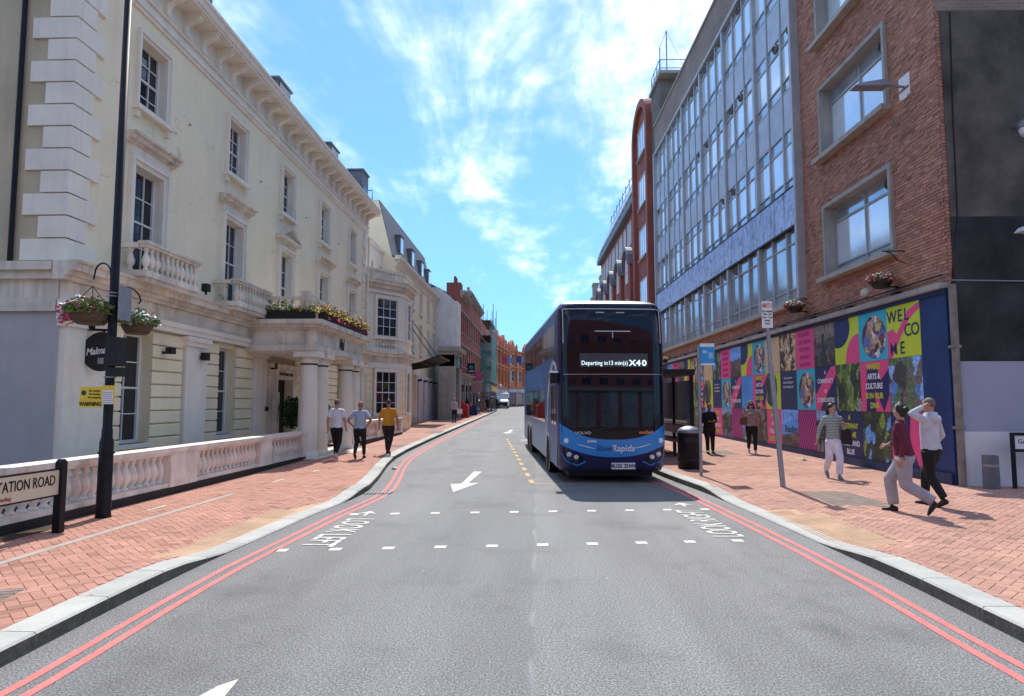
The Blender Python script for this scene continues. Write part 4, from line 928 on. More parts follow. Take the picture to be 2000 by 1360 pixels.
for i in range(nbay):
    x0 = CW0+bwid*i
    if i: 
        for (za, zb_) in ((5.22, 7.68), (9.0, 18.55)):
            o = obj('mullion', wide, OF, (x0, 0, za)); o.scale = (1, 1, zb_-za)
    for j in range(3):
        xa = x0+bwid*j/3; xb = xa+bwid/3
        if j:
            for (za, zb_) in ((5.22, 7.68), (9.0, 18.55)): o = obj('mullion', thin, OF, (xa, 0, za)); o.scale = (1, 1, zb_-za)
        xl, xr = xa+(.11 if j == 0 and i else .05), xb-(.11 if j == 2 and i < nbay-1 else .05)
        for fi, (za, zb_) in enumerate([(5.22, 7.68)]+fls):
            zs = [za, za+.42, zb_-.5, zb_]
            for k in range(3):
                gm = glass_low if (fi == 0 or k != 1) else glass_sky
                p = obj('pane', pane_mesh(xr-xl, zs[k+1]-zs[k]-.04, gm), OF, (xl, .02+rf2.uniform(-.004, .004), zs[k]+.02)); p.rotation_euler = (rf2.uniform(-.012, .012), 0, rf2.uniform(-.012, .012))
            for zz in zs[1:3]: o = obj('transom', rail, OF, (xl, 0, zz)); o.scale = (xr-xl, 1, 1)
            if rf2.random() < .33: fan(OF, (xl+xr)/2+.15, .01, zb_-.25, .17)
        for (za, zb_) in spn:
            o = obj('spandrel_panel', ribm, OF, (xl, .0, za)); o.scale = (xr-xl, 1, zb_-za)
            for zz in (za, zb_): o = obj('transom', rail, OF, (xl, 0, zz)); o.scale = (xr-xl, 1, 1)
    for j in range(2):
        xa = x0+bwid*j/2; q = MB(); q.box(xa+.006, xa+bwid/2-.006, -.155, 0, 7.72, 8.98); q.build('fascia_panel', bluepanel, OF)
MB().box(CW0, CW1, -.17, 0, 7.66, 7.715).build('fascia_edge', blackmatt, OF); MB().box(CW0, CW1, -.17, 0, 8.985, 9.04).build('fascia_edge', blackmatt, OF)
# gable end facing the side street: tarred and rendered bands
def gable(z0, z1, m, nm, dx=0.0): MB().box(.0, .06+dx, .06, 14, z0, z1).build(nm, m, OF)
gable(-.1, 1.25, whiterender, 'white_band', .02); gable(1.25, 2.72, lavender, 'lavender_band', .015); gable(2.72, 5.83, blackrender, 'black_band', .005); gable(5.83, 10.45, darkrender, 'dark_render_band')
MB().box(0, .05, .0, 14, 10.45, 20.6).build('gable_brick', brick_grey, OF)
row = 0; z = 4.32
while z < 10.4:
    MB().box(.0, .03, .0, .215 if row % 2 else .11, z, z+bh, 0, rb.gauss(1, .15)).build('corner_brick', brick_m, OF); z += .075; row += 1
s = MB(); s.tube([(.1, -.02, 0), (.1, -.02, 4.35)], .075); s.box(.02, .18, -.12, .06, 1.3, 1.36).box(.02, .18, -.12, .06, 3.0, 3.06); s.build('downpipe', mat('rusty_downpipe', (.22,.19,.16), .8, .3, 4), OF)
MB().tube([(.04, .02, 4.4), (.07, .2, 5.9), (.07, .22, 8), (.07, .28, 10.4)], .014).build('cable', black, OF); MB().tube([(.06, .0, 4.45), (.09, 1.4, 4.42), (.1, 3, 4.47), (.1, 6, 4.5)], .016).build('cable', steel, OF)
# ledge above the hoarding, cable
MB().box(S(30), -.02, -.22, .0, 4.30, 4.42).build('ledge', concrete, OF)
s = MB(); s.tube([(S(30), -.1, 4.56), (S(16), -.1, 4.52), (S(8), -.1, 4.56), (-.1, -.1, 4.6)], .018)
s.build('ledge_cable', black, OF)
for k in range(12): MB().box(S(2+k*2.3)-.12, S(2+k*2.3)+.12, -.2, -.05, 4.42, 4.5).build('clamp', black, OF)
# roof plant with railing
MB().box(S(33.2), S(30.35), .35, 7, 0, 24.1).build('stair_tower', mat('grey_brown_render', (.17, .14, .12), .9, .3, .8, .3, 15, streak=.4), OF); MB().box(S(33.3), S(29.5), .2, 7.2, 24.1, 24.3).build('tower_roof', concrete, OF); MB().box(S(30.35), S(27), 2.0, 7, 20.6, 23.0).build('plant_room', concrete, OF)
s = MB()
for x in (S(33.2), S(32.3), S(31.4), S(30.4)): s.tube([(x, .4, 24.3), (x, .4, 25.5)], .035, 6)
for z in (24.9, 25.5): s.tube([(S(33.2), .4, z), (S(30.4), .4, z)], .03, 6).tube([(S(30.4), .4, z), (S(30.4), 4, z)], .03, 6)
s.build('roof_rail', steel, OF)
s = MB(); s.tube([(S(33), 1, 24.3), (S(33), 1, 27.8)], .035, 6).tube([(S(30.8), 1, 24.3), (S(30.8), 1, 27.8)], .035, 6).tube([(S(33), 1, 27.8), (S(30.8), 1, 27.8)], .014, 4).tube([(S(30.8), 1, 27.8), (S(28.5), 1.6, 24)], .01, 4); s.build('aerial', black, OF)
# ================================================================ poster hoarding
HO = thing('poster_hoarding', 'long navy hoarding covered in bright square posters along the right pavement', 'hoarding', (8.8, 14.4, 0), R(-90)+RA)
x_end = S(28.4); TP = 1.385; X0 = S(1.22)
MB().box(x_end, -.06, -.05, .2, .1, 4.3).build('backing', navy, HO); MB().box(x_end, -.04, -.10, .05, 4.2, 4.3).build('top_rail', navy, HO)
MB().box(x_end, -.1, -.12, .0, .1, .36).build('plinth', mat('navy_plinth', (.03,.045,.1), .6, .3, 2), HO)
ROWZ = [(2.93, 4.2), (1.62, 2.93), (.36, 1.62)]
lime = mat('print_lime', (.60, .72, .03), .5, .04, 2); pink = mat('print_pink', (.84, .08, .24), .5, .04, 2); teal = mat('print_teal', (.04, .48, .60), .5, .04, 2)
nav = mat('print_navy', (.022, .03, .11), .5, .1, 2); mag = mat('print_magenta', (.50, .05, .27), .5, .05, 2); purp = mat('print_purple', (.18, .02, .12), .5, .05, 2)
yel = mat('print_yellow', (.72, .40, .03), .5, .05, 2); whi = mat('print_white', (.75, .75, .75), .5, .03, 2); skyb = mat('print_sky', (.08, .32, .75), .5, .25, .9)
limt = mat('print_lime_text', (.60, .65, .03), .5, .02, 2)
def photo(name, top, mid, low, sc, h1=.38, h2=.7, contrast=1.0):
    """printed photograph: colour masses from noise, sky / middle / ground in panel coordinates"""
    m = bpy.data.materials.new(name); m.use_nodes = True; n, l = m.node_tree.nodes, m.node_tree.links; b = n['Principled BSDF']; b.inputs['Roughness'].default_value = .5
    t = N(n, 'ShaderNodeTexCoord'); sp = N(n, 'ShaderNodeSeparateXYZ'); l.new(t.outputs['Generated'], sp.inputs[0])
    no = N(n, 'ShaderNodeTexNoise', inp={'Scale': sc, 'Detail': 7, 'Roughness': .65}); l.new(t.outputs['Generated'], no.inputs['Vector'])
    ad = N(n, 'ShaderNodeMath', operation='MULTIPLY_ADD', inp={1: .9, 2: -.45}); l.new(no.outputs['Fac'], ad.inputs[0])
    z = N(n, 'ShaderNodeMath', operation='ADD'); l.new(sp.outputs[2], z.inputs[0]); l.new(ad.outputs[0], z.inputs[1])
    cr = N(n, 'ShaderNodeValToRGB'); e = cr.color_ramp.elements; e[0].position = h1-.06; e[0].color = (*low, 1); e[1].position = h2+.05; e[1].color = (*top, 1)
    a = e.new(h1); a.color = (*mid, 1); a2 = e.new(h2); a2.color = (*[v*.5 for v in mid], 1)
    l.new(z.outputs[0], cr.inputs[0])
    n2 = N(n, 'ShaderNodeTexNoise', inp={'Scale': sc*3.3, 'Detail': 6, 'Roughness': .7}); l.new(t.outputs['Generated'], n2.inputs['Vector'])
    mr = N(n, 'ShaderNodeMapRange', inp={1: .35, 2: .65, 3: .45, 4: 2.0}); l.new(n2.outputs['Fac'], mr.inputs[0])
    v = N(n, 'ShaderNodeVectorMath', operation='SCALE'); l.new(cr.outputs[0], v.inputs[0]); l.new(mr.outputs[0], v.inputs['Scale']); l.new(v.outputs[0], b.inputs['Base Color']); return m
ph_canal = photo('print_canal_photo', (.22,.42,.75), (.10,.09,.06), (.07,.14,.28), 2.2); ph_park = photo('print_park_photo', (.03,.05,.02), (.05,.07,.03), (.22,.26,.03), 3.0, .22, .6)
ph_fount = photo('print_fountain_photo', (.12,.22,.03), (.03,.05,.02), (.10,.10,.09), 3.5, .3, .55); ph_crowd = photo('print_crowd_photo', (.12,.08,.04), (.55,.36,.10), (.04,.025,.02), 3.4, .35, .6)
ph_statue = photo('print_statue_photo', (.20,.15,.12), (.10,.075,.06), (.03,.03,.03), 2.0, .35, .6); ph_people = photo('print_people_photo', (.35,.22,.16), (.14,.09,.08), (.30,.24,.12), 4.5, .4, .62)
def collage(name, cols, sc):
    m = bpy.data.materials.new(name); m.use_nodes = True; n, l = m.node_tree.nodes, m.node_tree.links; b = n['Principled BSDF']; b.inputs['Roughness'].default_value = .5
    t = N(n, 'ShaderNodeTexCoord'); no = N(n, 'ShaderNodeTexNoise', inp={'Scale': 4.0, 'Detail': 3}); l.new(t.outputs['Generated'], no.inputs['Vector'])
    sc_ = N(n, 'ShaderNodeVectorMath', operation='SCALE'); sc_.inputs['Scale'].default_value = .35; l.new(no.outputs['Color'], sc_.inputs[0]); ad = N(n, 'ShaderNodeVectorMath', operation='ADD'); l.new(t.outputs['Generated'], ad.inputs[0]); l.new(sc_.outputs[0], ad.inputs[1])
    mp = N(n, 'ShaderNodeMapping'); mp.inputs['Scale'].default_value = (1.3, .01, .8); l.new(ad.outputs[0], mp.inputs[0])
    vo = N(n, 'ShaderNodeTexVoronoi', inp={'Scale': sc}); l.new(mp.outputs[0], vo.inputs['Vector']); sp = N(n, 'ShaderNodeSeparateColor'); l.new(vo.outputs['Color'], sp.inputs[0])
    cr = N(n, 'ShaderNodeValToRGB'); cr.color_ramp.interpolation = 'CONSTANT'; e = cr.color_ramp.elements
    for i, c_ in enumerate(cols):
        x = e[i] if i < 2 else e.new(i/len(cols)); x.position = i/len(cols); x.color = (*c_, 1)
    l.new(sp.outputs[0], cr.inputs[0]); n2 = N(n, 'ShaderNodeTexNoise', inp={'Scale': 14, 'Detail': 6, 'Roughness': .7}); l.new(t.outputs['Generated'], n2.inputs['Vector'])
    mr = N(n, 'ShaderNodeMapRange', inp={1: .35, 2: .65, 3: .5, 4: 2.0}); l.new(n2.outputs['Fac'], mr.inputs[0]); v = N(n, 'ShaderNodeVectorMath', operation='SCALE'); l.new(cr.outputs[0], v.inputs[0]); l.new(mr.outputs[0], v.inputs['Scale']); l.new(v.outputs[0], b.inputs['Base Color']); return m
ph_people = collage('print_people_photo', [(.30,.16,.10), (.04,.04,.05), (.55,.52,.48), (.10,.14,.30), (.42,.28,.20), (.16,.05,.05), (.5,.38,.12)], 6)
ph_crowd = collage('print_crowd_photo', [(.08,.05,.03), (.55,.36,.10), (.03,.025,.02), (.40,.30,.2), (.12,.07,.05), (.65,.5,.25)], 7)
ph_fount = collage('print_fountain_photo', [(.04,.07,.02), (.16,.26,.03), (.02,.03,.015), (.10,.16,.03), (.25,.26,.22), (.03,.05,.02)], 6)
ph_park = collage('print_park_photo', [(.02,.035,.015), (.06,.10,.03), (.12,.30,.60), (.03,.04,.02), (.20,.26,.04), (.05,.05,.04)], 5)
ph_dark = collage('print_dark_photo', [(.03,.03,.025), (.10,.09,.07), (.02,.02,.02), (.20,.17,.15), (.05,.06,.04)], 5)
ph_canal = collage('print_canal_photo', [(.10,.16,.07), (.25,.42,.7), (.06,.05,.045), (.16,.13,.10), (.10,.2,.42), (.05,.06,.04)], 4)
ph_trees = photo('print_trees_photo', (.20,.32,.5), (.02,.025,.02), (.20,.18,.17), 3.0, .25, .75); ph_build = photo('print_building_photo', (.15,.38,.8), (.14,.10,.08), (.06,.045,.04), 1.6, .3, .55)
ph_dark_ = photo('print_dark_photo', (.08,.10,.06), (.03,.03,.025), (.14,.11,.10), 2.6, .3, .6)
YF = -.062
def disc(s_, cx, cz, rx, rz, m, y=YF-.003, a0=0, a1=360, clip=None):
    pts = []
    n = 28
    for k in range(n+1):
        a = R(a0+(a1-a0)*k/n); px, pz_ = cx+rx*math.cos(a), cz+rz*math.sin(a)
        if clip: px = min(max(px, clip[0]), clip[1]); pz_ = min(max(pz_, clip[2]), clip[3])
        pts.append((px, pz_))
    if a1-a0 < 360: pts.append((cx, cz))
    else: pts = pts[:-1]
    return MB().prism(pts, y-.002, y+.002, 'y')
def tile(kind, xr, row):
    z0, z1 = ROWZ[row]; xl = xr-TP; xl += .004; xr_ = xr-.004; z0 += .004; z1 -= .004; cx, cz = (xl+xr_)/2, (z0+z1)/2; w, h = xr_-xl, z1-z0
    base = {'welcome': lime, 'circle': teal, 'shapes': lime, 'statue': ph_statue, 'pinktext': pink, 'crowd': ph_crowd, 'ystripe': whi, 'skyphoto': ph_build, 'park': ph_park, 'canal': ph_canal, 'arts': pink, 'fountain': ph_fount,
            'community': nav, 'find': nav, 'oval': lime, 'blue': skyb, 'gateway': nav, 'silh': ph_trees, 'mstripe': purp, 'sign': ph_build, 'history': pink, 'dark': ph_dark, 'pinknavy': pink}[kind]
    t = MB().box(xl, xr_, YF, -.04, z0, z1).build('poster', base, HO)
    def P(mb_, m, nm='print'): mb_.build(nm, m, t)
    def T(s_, size, m, dx, dz, **k): text(s_, size, m, (cx+dx, YF-.006, cz+dz), (1,0,0), (0,0,1), t, **k)
    def quad(pts, m, y=YF-.003): P(MB().prism([(xl+w*a, z0+h*b) for a, b in pts], y-.002, y+.002, 'y'), m)
    if kind == 'welcome':
        quad([(0,0),(.14,0),(.42,.38),(.7,.7),(1,.86),(1,.97),(.66,.86),(.3,.45),(.2,.56),(0,.52)], pink)
        [T(ch, .42, nav, dx, dz, bold=.004) for ch, dx, dz in (('W', -.45, .36), ('E', -.10, .36), ('L', .17, .36), ('C', .2, -.02), ('O', .5, -.02), ('M', -.42, -.42), ('E', -.05, -.42))]
    if kind == 'circle': P(disc(None, cx+.06, cz-.03, .42*w, .44*h, ph_people), ph_people)
    if kind == 'shapes':
        P(disc(None, xl+w*.15, z1-h*.18, .5*w, .45*h, nav, clip=(xl+.003, xr_, z0, z1-.003)), nav); P(disc(None, xr_, z0, .55*w, .62*h, pink, YF-.004, 90, 180), pink)
    if kind == 'statue':
        P(MB().prism([(cx-.42, z0+.02), (cx+.42, z0+.02), (cx+.36, z0+.4), (cx+.16, z0+.55), (cx+.2, z0+.9), (cx+.1, z1-.1), (cx-.1, z1-.1), (cx-.16, z0+.85), (cx-.14, z0+.55), (cx-.36, z0+.38)], YF-.005, YF-.001, 'y'), ph_dark)
    if kind == 'pinktext':
        for k, wd in enumerate(('READING', 'GROWING', 'MEETING', 'MAKING', 'READING')): T(wd, .19, mag, 0, .46-k*.24)
    if kind in ('ystripe', 'mstripe'):
        m = yel if kind == 'ystripe' else mag
        for k in range(-8, 9):
            a = k/8.5; pts = [(a, 0), (a+.062, 0), (a+.062+.62, 1), (a+.62, 1)]
            pts = [(min(1, max(0, x)), y) if 0 <= x <= 1 else (min(1, max(0, x)), (min(1, max(0, x))-a-(0 if i in (0, 3) else .062))/.62) for i, (x, y) in enumerate(pts)]
            if max(p[0] for p in pts)-min(p[0] for p in pts) > .03: quad(pts, m)
        if kind == 'ystripe': pass
    if kind == 'arts':
        quad([(.18,0),(.52,0),(.52,.45),(.80,0),(1,.35),(1,.82),(.72,.6),(.6,.86),(.25,.86)], nav)
        for k, (wd, m) in enumerate((('WHERE', limt), ('ARTS &', whi), ('CULTURE', whi), ('IS IN OUR', limt), ('DNA', limt))): T(wd, .20, m, -.02, .50-k*.25, bold=.007, xs=.95)
    if kind == 'community':
        quad([(0,0),(.2,0),(1,.8),(1,1),(.78,.98),(0,.34)], pink)
        for k, (wd, sz) in enumerate((('A', .16), ('COMMUNITY', .19), ('OF', .14), ('COMMUNITIES', .19))): T(wd, sz, whi, 0, .48-k*.26-(.05 if k > 1 else 0), xs=.9, bold=.004)
    if kind == 'find':
        for k, wd in enumerate(('Find out more', 'about Reading at', 'visit-reading.com')): T(wd, .125, whi, 0, .42-k*.15)
    if kind == 'oval': P(disc(None, cx-.2, cz+.1, .42*w, .5*h, ph_dark, clip=(xl+.003, xr_, z0+.003, z1-.003)), ph_dark)
    if kind == 'gateway':
        for k, (wd, m) in enumerate((('A', limt), ('GATEWAY', limt), ('TO THE', limt), ('GREEN AND', whi), ('BLUE', whi))): T(wd, .20, m, 0, .45-k*.235, bold=.006, xs=.95)
    if kind == 'history':
        for k, (wd, m) in enumerate((('MUSIC', limt), ('AND', whi), ('TALES OF', whi), ('HISTORY', limt))): T(wd, .22, m, 0, .40-k*.28, bold=.006, xs=.95)
    if kind == 'sign':
        quad([(0,.30),(1,.42),(1,.80),(0,.56)], skyb); T('Reading', .33, nav, .1, -.03, shear=.2, bold=.008)
    if kind == 'silh':
        for k in range(5): quad([(.12+k*.19,.02),(.17+k*.19,.02),(.155+k*.19,.34),(.13+k*.19,.34)], nav)
        quad([(.05,.34),(.95,.34),(.88,.75),(.65,.9),(.3,.82),(.12,.6)], ph_dark)
    if kind == 'pinknavy': quad([(.0,1),(0,.4),(.5,0),(.8,0),(.55,.5),(.6,1)], nav)
rows = [['welcome','circle','shapes','statue','pinktext','crowd','ystripe','circle','shapes','skyphoto','pinktext','park','ystripe','circle','crowd','shapes','statue','pinktext','skyphoto'],
        ['canal','arts','fountain','community','circle','find','oval','arts','blue','community','circle','find','oval','arts','fountain','community','circle','find','arts'],
        ['pinknavy','park','gateway','silh','mstripe','sign','history','dark','canal','mstripe','silh','history','skyphoto','gateway','park','dark','mstripe','sign','dark']]
for r_, row in enumerate(rows):
    for k, kind in enumerate(row): tile(kind, X0-TP*k, r_)
MB().box(X0-.0, -.07, -.058, -.05, .4, 4.19).build('plain_panel', navy, HO)
# ================================================================ tall brick block with round-headed gable, further right
AB = thing('arched_brick_block', 'tall red brick block with a barrel-topped tower and rounded bays behind the bus', 'building', (8.8-.0238*33.2, 14.4+33.1, 0), R(-90)+RA)
tw = 6.4; tz = 22.6; topp = [(-tw, 0), (0, 0), (0, tz)]+[(-tw/2+tw/2*math.cos(R(a)), tz+2.6*math.sin(R(a))) for a in range(10, 180, 10)]+[(-tw, tz)]
tops = [(3.4, 0), (3.4, tz)]
s = MB(); s.prism([(-tw+.6, 0), (-.5, 0), (-.5, tz), *[(-tw/2-.05+(tw/2-.55)*math.cos(R(a)), tz+2.1*math.sin(R(a))) for a in range(10, 180, 10)], (-tw+.6, tz)], .25, 10, 'y'); s.build('tower_wall', brick_dark, AB)
arch = MB()
ring = [(-tw/2+(tw/2)*math.cos(R(a)), tz+2.6*math.sin(R(a))) for a in range(0, 181, 10)]; inn = [(-tw/2+(tw/2-.62)*math.cos(R(a)), tz+2.05*math.sin(R(a))) for a in range(0, 181, 10)]
for (p, q, u, v) in zip(ring, ring[1:], inn, inn[1:]): arch.prism([p, q, v, u], -.05, 10, 'y')
arch.box(-.62, 0, -.05, 10, 0, tz).box(-tw, -tw+.62, -.05, 10, 0, tz); arch.build('tower_arch', brick_dark, AB)
for z in (5.0, 9.0, 13.0, 17.0, 21):
    w = sash(AB, -4.6, -1.8, z, z+2.3, 3, 1, .2, fm=frame_w, gm=glass_sky, meet=False); w.location.y = -.0
    MB().box(-4.8, -1.6, .05, .26, z-.15, z-.02).build('sill', concrete, AB)
L2 = 27.0; s = MB(); s.box(-tw-L2, -tw, .6, 10, 0, 18.6); s.build('long_wall', brick_far, AB)
MB().box(-tw-L2, -tw, .1, .7, 18.6, 19.2).build('eaves', lead, AB)
s = MB(); s.prism([(.2, 19.2), (1.8, 23.2), (8, 23.2), (8, 19.2)], -tw-L2, -tw-.02, 'x'); s.build('mansard_roof', slate, AB)
for k in range(12):
    x = -tw-1.2-k*2.2; q = MB(); q.box(x-.06, x+.06, .0, .1, 19.2, 19.3).tube([(x, .15, 19.25), (x+.3, 1.7, 23.2), (x+.3, 1.7, 24.3)], .05, 6); q.build('roof_rib', steel, AB)
    MB().prism([(.30, 19.8), (1.35, 22.4), (1.30, 22.42), (.25, 19.82)], x-1.6, x-.5, 'x').build('rooflight', glass_sky, AB)
for z in (20.5, 22, 23.9): MB().tube([(-tw-.5, .4+(z-19.2)*.4 if z < 23 else 1.7, z), (-tw-L2, .4+(z-19.2)*.4 if z < 23 else 1.7, z)], .035, 5).build('roof_rail', steel, AB)
for k in range(5):                                       # projecting round-headed bays
    x = -tw-2.8-k*5.2; q = MB(); zt = 13.4
    q.prism([(x-1.5, 0), (x+1.5, 0), (x+1.5, zt), *[(x+1.5*math.cos(R(a)), zt+1.5*math.sin(R(a))) for a in range(15, 180, 15)], (x-1.5, zt)], -.1, .6, 'y'); q.build('bay', brick_dark, AB)
    rr_ = MB(); o1 = [(x+1.75*math.cos(R(a)), zt+1.75*math.sin(R(a))) for a in range(0, 181, 15)]; i1 = [(x+1.45*math.cos(R(a)), zt+1.45*math.sin(R(a))) for a in range(0, 181, 15)]
    for (p, qq, u, v) in zip(o1, o1[1:], i1, i1[1:]): rr_.prism([p, qq, v, u], -.35, .6, 'y')
    rr_.build('bay_hood', lead, AB)
    for z in (5, 8.6, 12.0): sash(AB, x-.6, x+.6, z, z+2, 2, 2, -.13, pane_parts=False, gm=glass_sky)
    for dx in (-2.05, 2.05):
        for z in (15.9,): sash(AB, x+dx-.45, x+dx+.45, z, z+2.1, 2, 1, .57, pane_parts=False, gm=glass_sky)
    sash(AB, x-.6, x+.6, 15.9, 18, 2, 1, .57, pane_parts=False, gm=glass_sky)
# far roofs on the right
FR = thing('far_right_building', 'distant pale building with chimney stacks just above the bus roof', 'building', (9.5, 92, 1), 0)
MB().box(-2, 10, 0, 20, 0, 15.5).build('wall', concrete, FR)
for x, z in ((-1.7, 17.2), (-.7, 18.3), (.8, 19.2)): MB().box(x, x+.7, 0, 2, 15.5, z).box(x-.08, x+.78, -.1, 2.1, z, z+.3).build('chimney', concrete, FR)
# ================================================================ the double-decker bus
busn = mat('bus_navy', (.022, .018, .075), .32, .12, 2, spec=.4, coat=.15); busb = mat('bus_mid_blue', (.035, .16, .42), .32, .15, 1.5, spec=.35, coat=.1); busl = mat('bus_sky_blue', (.018, .22, .56), .3, .06, 2, coat=.4)
buss = mat('bus_lilac_silver', (.09, .15, .34), .4, .15, 1.5, metal=.2, spec=.3); busg = mat('bus_glass', (.006, .007, .014), .03, .3, 2, spec=.35); busk = mat('bus_gloss_black', (.006, .006, .009), .12, .2, 2, spec=.35)
silver = mat('satin_silver', (.52, .53, .55), .35, .08, 4, metal=.5); busbeige = mat('beige_reflection_glass', (.16, .14, .11), .05, .3, 1.2, metal=.5); bust = mat('brown_reflection_glass', (.05, .035, .03), .04, .3, 1.2, metal=.25)  # beige and brown reflections of buildings are painted into the side glass
rubber = mat('tyre_rubber', (.015, .015, .016), .85, .2, 10); lampg = mat('headlamp_glass', (.5, .52, .55), .1, .1, 9, metal=.6)
led = mat('led_white', (.7, .8, .9), .5, 0, emit=(.75, .92, 1), estr=.5); ledpanel = mat('display_panel', (.05, .055, .06), .4, .1, 6); platem = mat('number_plate_white', (.75, .75, .72), .5, .03, 9)
orange = mat('badge_orange', (.8, .25, .08), .5)
BUS = thing('double_decker_bus', 'blue and navy double-decker bus parked at the stop with its display lit', 'bus', (1.76, 15.55, .0), R(4.75)); BUS.rotation_euler.x = .0085
BL = 12.9
FP = [(.26, 1.20, .14), (.40, 1.25, .04), (.95, 1.265, 0), (2.3, 1.265, .02), (3.2, 1.265, .06), (3.9, 1.26, .15), (4.08, 1.245, .2), (4.20, 1.20, .27), (4.28, 1.08, .42), (4.32, .85, .65)]
def bus_at(z):
    for (a, w, f), (b, w2, f2) in zip(FP, FP[1:]):
        if z <= b: t = max(0, (z-a)/(b-a)); return w+(w2-w)*t, f+(f2-f)*t
    return FP[-1][1], FP[-1][2]
RC = .30
def Fy(x, z):
    w, f = bus_at(z); y = f+.06*(x/w)**2; e = abs(x)-(w-RC)
    if e > 0: e = min(e, RC*.999); y += RC-math.sqrt(RC*RC-e*e)
    return y
s = MB(); rings = []
for (z, w, f) in FP:
    ring = []
    xs = [-w+.0005, -w+.02, -w+.07, -w+.15, -w+.28]+[(-w+.28)+(2*w-.56)*k/8 for k in range(1, 8)]+[w-.28, w-.15, w-.07, w-.02, w-.0005]
    ring = [(x, Fy(x, z), z) for x in xs]; ring += [(w, BL-.15, z), (w-.15, BL, z), (-w+.15, BL, z), (-w, BL-.15, z)]; rings.append(ring)
n = len(rings[0]); vs = [p for r_ in rings for p in r_]
fs = [(j*n+i, j*n+(i+1) % n, (j+1)*n+(i+1) % n, (j+1)*n+i) for j in range(len(rings)-1) for i in range(n)]+[tuple(range(n))[::-1], tuple((len(rings)-1)*n+i for i in range(n))]
s.add(vs, fs); bd = s.build('body', busn, BUS, smooth=False)
for p_ in bd.data.polygons: p_.use_smooth = abs(p_.normal.z) < .9 and p_.area < 2
def front(nm, x0, x1, lo, hi, m, off=.012, nu=28, nv=10, par=None):
    lo_ = lo if callable(lo) else (lambda x: lo); hi_ = hi if callable(hi) else (lambda x: hi); q = MB()
    def fn(u, v, d): x = x0+(x1-x0)*u; z = lo_(x)+(hi_(x)-lo_(x))*v; return (x, Fy(x, z)-d, z)
    q.grid(lambda u, v: fn(u, v, off), nu, nv); return q.build(nm, m, par or BUS, smooth=True)
front('front_mask', -1.2, 1.2, lambda x: 1.02+.10*abs(x)**2, 4.16, busk, .008, 30, 24)
front('upper_windscreen', -1.14, 1.14, 3.26, 4.02, busg, .018); front('destination_glass', -1.14, 1.14, 2.54, 3.2, busk, .016); wsn = front('windscreen', -1.16, 1.16, lambda x: 1.2+.08*x*x, 2.48, busg, .018)
front('blue_band', -1.24, 1.24, lambda x: .60+.30*abs(x/1.24)**2.2, lambda x: 1.0+.38*abs(x/1.24)**2.6, busl, .014, 30, 6)
front('roof_lip', -1.1, 1.1, 4.2, 4.31, silver, .01, 24, 4)
for (a, b) in (((-1.15, 3.24), (-1.15, 4.05)), ((1.15, 3.24), (1.15, 4.05))):
    MB().tube([(a[0], Fy(a[0], a[1]+(b[1]-a[1])*k/8)-.02, a[1]+(b[1]-a[1])*k/8) for k in range(9)], .014, 6).build('windscreen_trim', silver, BUS)
for z in (4.06, 2.51): MB().tube([(-1.15+2.3*k/20, Fy(-1.15+2.3*k/20, z)-.02, z) for k in range(21)], .012 if z > 4 else .006, 6).build('windscreen_trim', silver, BUS)
MB().tube([(-.42+.84*k/8, Fy(-.42+.84*k/8, 3.5)-.03, 3.52) for k in range(9)], .014, 6).tube([(0, Fy(0, 3.5)-.03, 3.52), (0, Fy(0, 3.36)-.03, 3.36)], .014, 6).build('grab_rail', silver, BUS)
for x in (-.28, .2): MB().tube([(x-.1, Fy(x, 3.98)-.025, 3.97), (x+.1, Fy(x, 3.98)-.025, 3.97)], .012, 6).build('demister_grille', silver, BUS)
front('display', -.78, .82, 2.68, 3.0, ledpanel, .022)
def ftext(s_, size, m, x, z, **k):
    o = text(s_, size, m, (x, Fy(x, z)-.03, z), (1,0,0), (0,0,1), BUS, **k); return o
[ftext(wd, .14, led, xw, 2.77, xs=.88) for wd, xw in (('Departing', -.50), ('in', -.17), ('13', -.06), ('min(s)', .19))]; [ftext(ch, .19, led, .45+.14*i, 2.77, bold=.004, xs=1.15) for i, ch in enumerate('X40')]
ftext('VOLVO', .085, silver, -.72, 1.155, xs=1.3, bold=.002); ftext('evoSeti', .11, orange, .74, 1.17, bold=.003); ftext('80996', .085, whi, -.52, .96, bold=.002)
ftext('River', .2, mat('badge_dark_blue', (.02,.08,.3), .5), -.20, .80, shear=.15); ftext('Rapids', .2, whi, .20, .80, shear=.15, bold=.003)
for sgn in (-1, 1):
    MB().tube([(sgn*x, Fy(x, z)-.02, z) for x, z in ((.45, .80), (.6, .83), (.75, .87), (.85, .9))], [.004, .012, .010, .003], 6).build('wave_stripe', whi, BUS)
    q = MB(); pts = [(.72, .56), (.82, .47), (1.0, .46), (1.14, .56), (1.18, .74), (1.16, .82), (1.0, .76), (.8, .66)]
    q.poly([(sgn*x, Fy(x, z)-.016, z) for x, z in pts]); c = q.build('headlamp_cluster', busk, BUS)
    for x, r_ in ((.88, .055), (1.04, .06)): z = .60 if x < 1 else .66; MB().lathe([(r_, 0), (r_, -.02), (r_*.6, -.03)], 14, (sgn*x, Fy(x, z)-.01, z), ax='y').build('headlamp', lampg, c)
    MB().lathe([(.06, 0), (.06, -.02), (.03, -.025)], 12, (sgn*1.1, Fy(1.1, .98)-.01, .98), ax='y').build('marker_lamp', platem, BUS)
    MB().tube([(sgn*.66, Fy(.66, .5)-.01, .50), (sgn*.85, Fy(.85, .40)-.015, .41), (sgn*1.1, Fy(1.1, .5)-.015, .50), (sgn*1.2, Fy(1.2, .66)-.012, .68)], .018, 6).build('bumper_trim', busb, BUS)
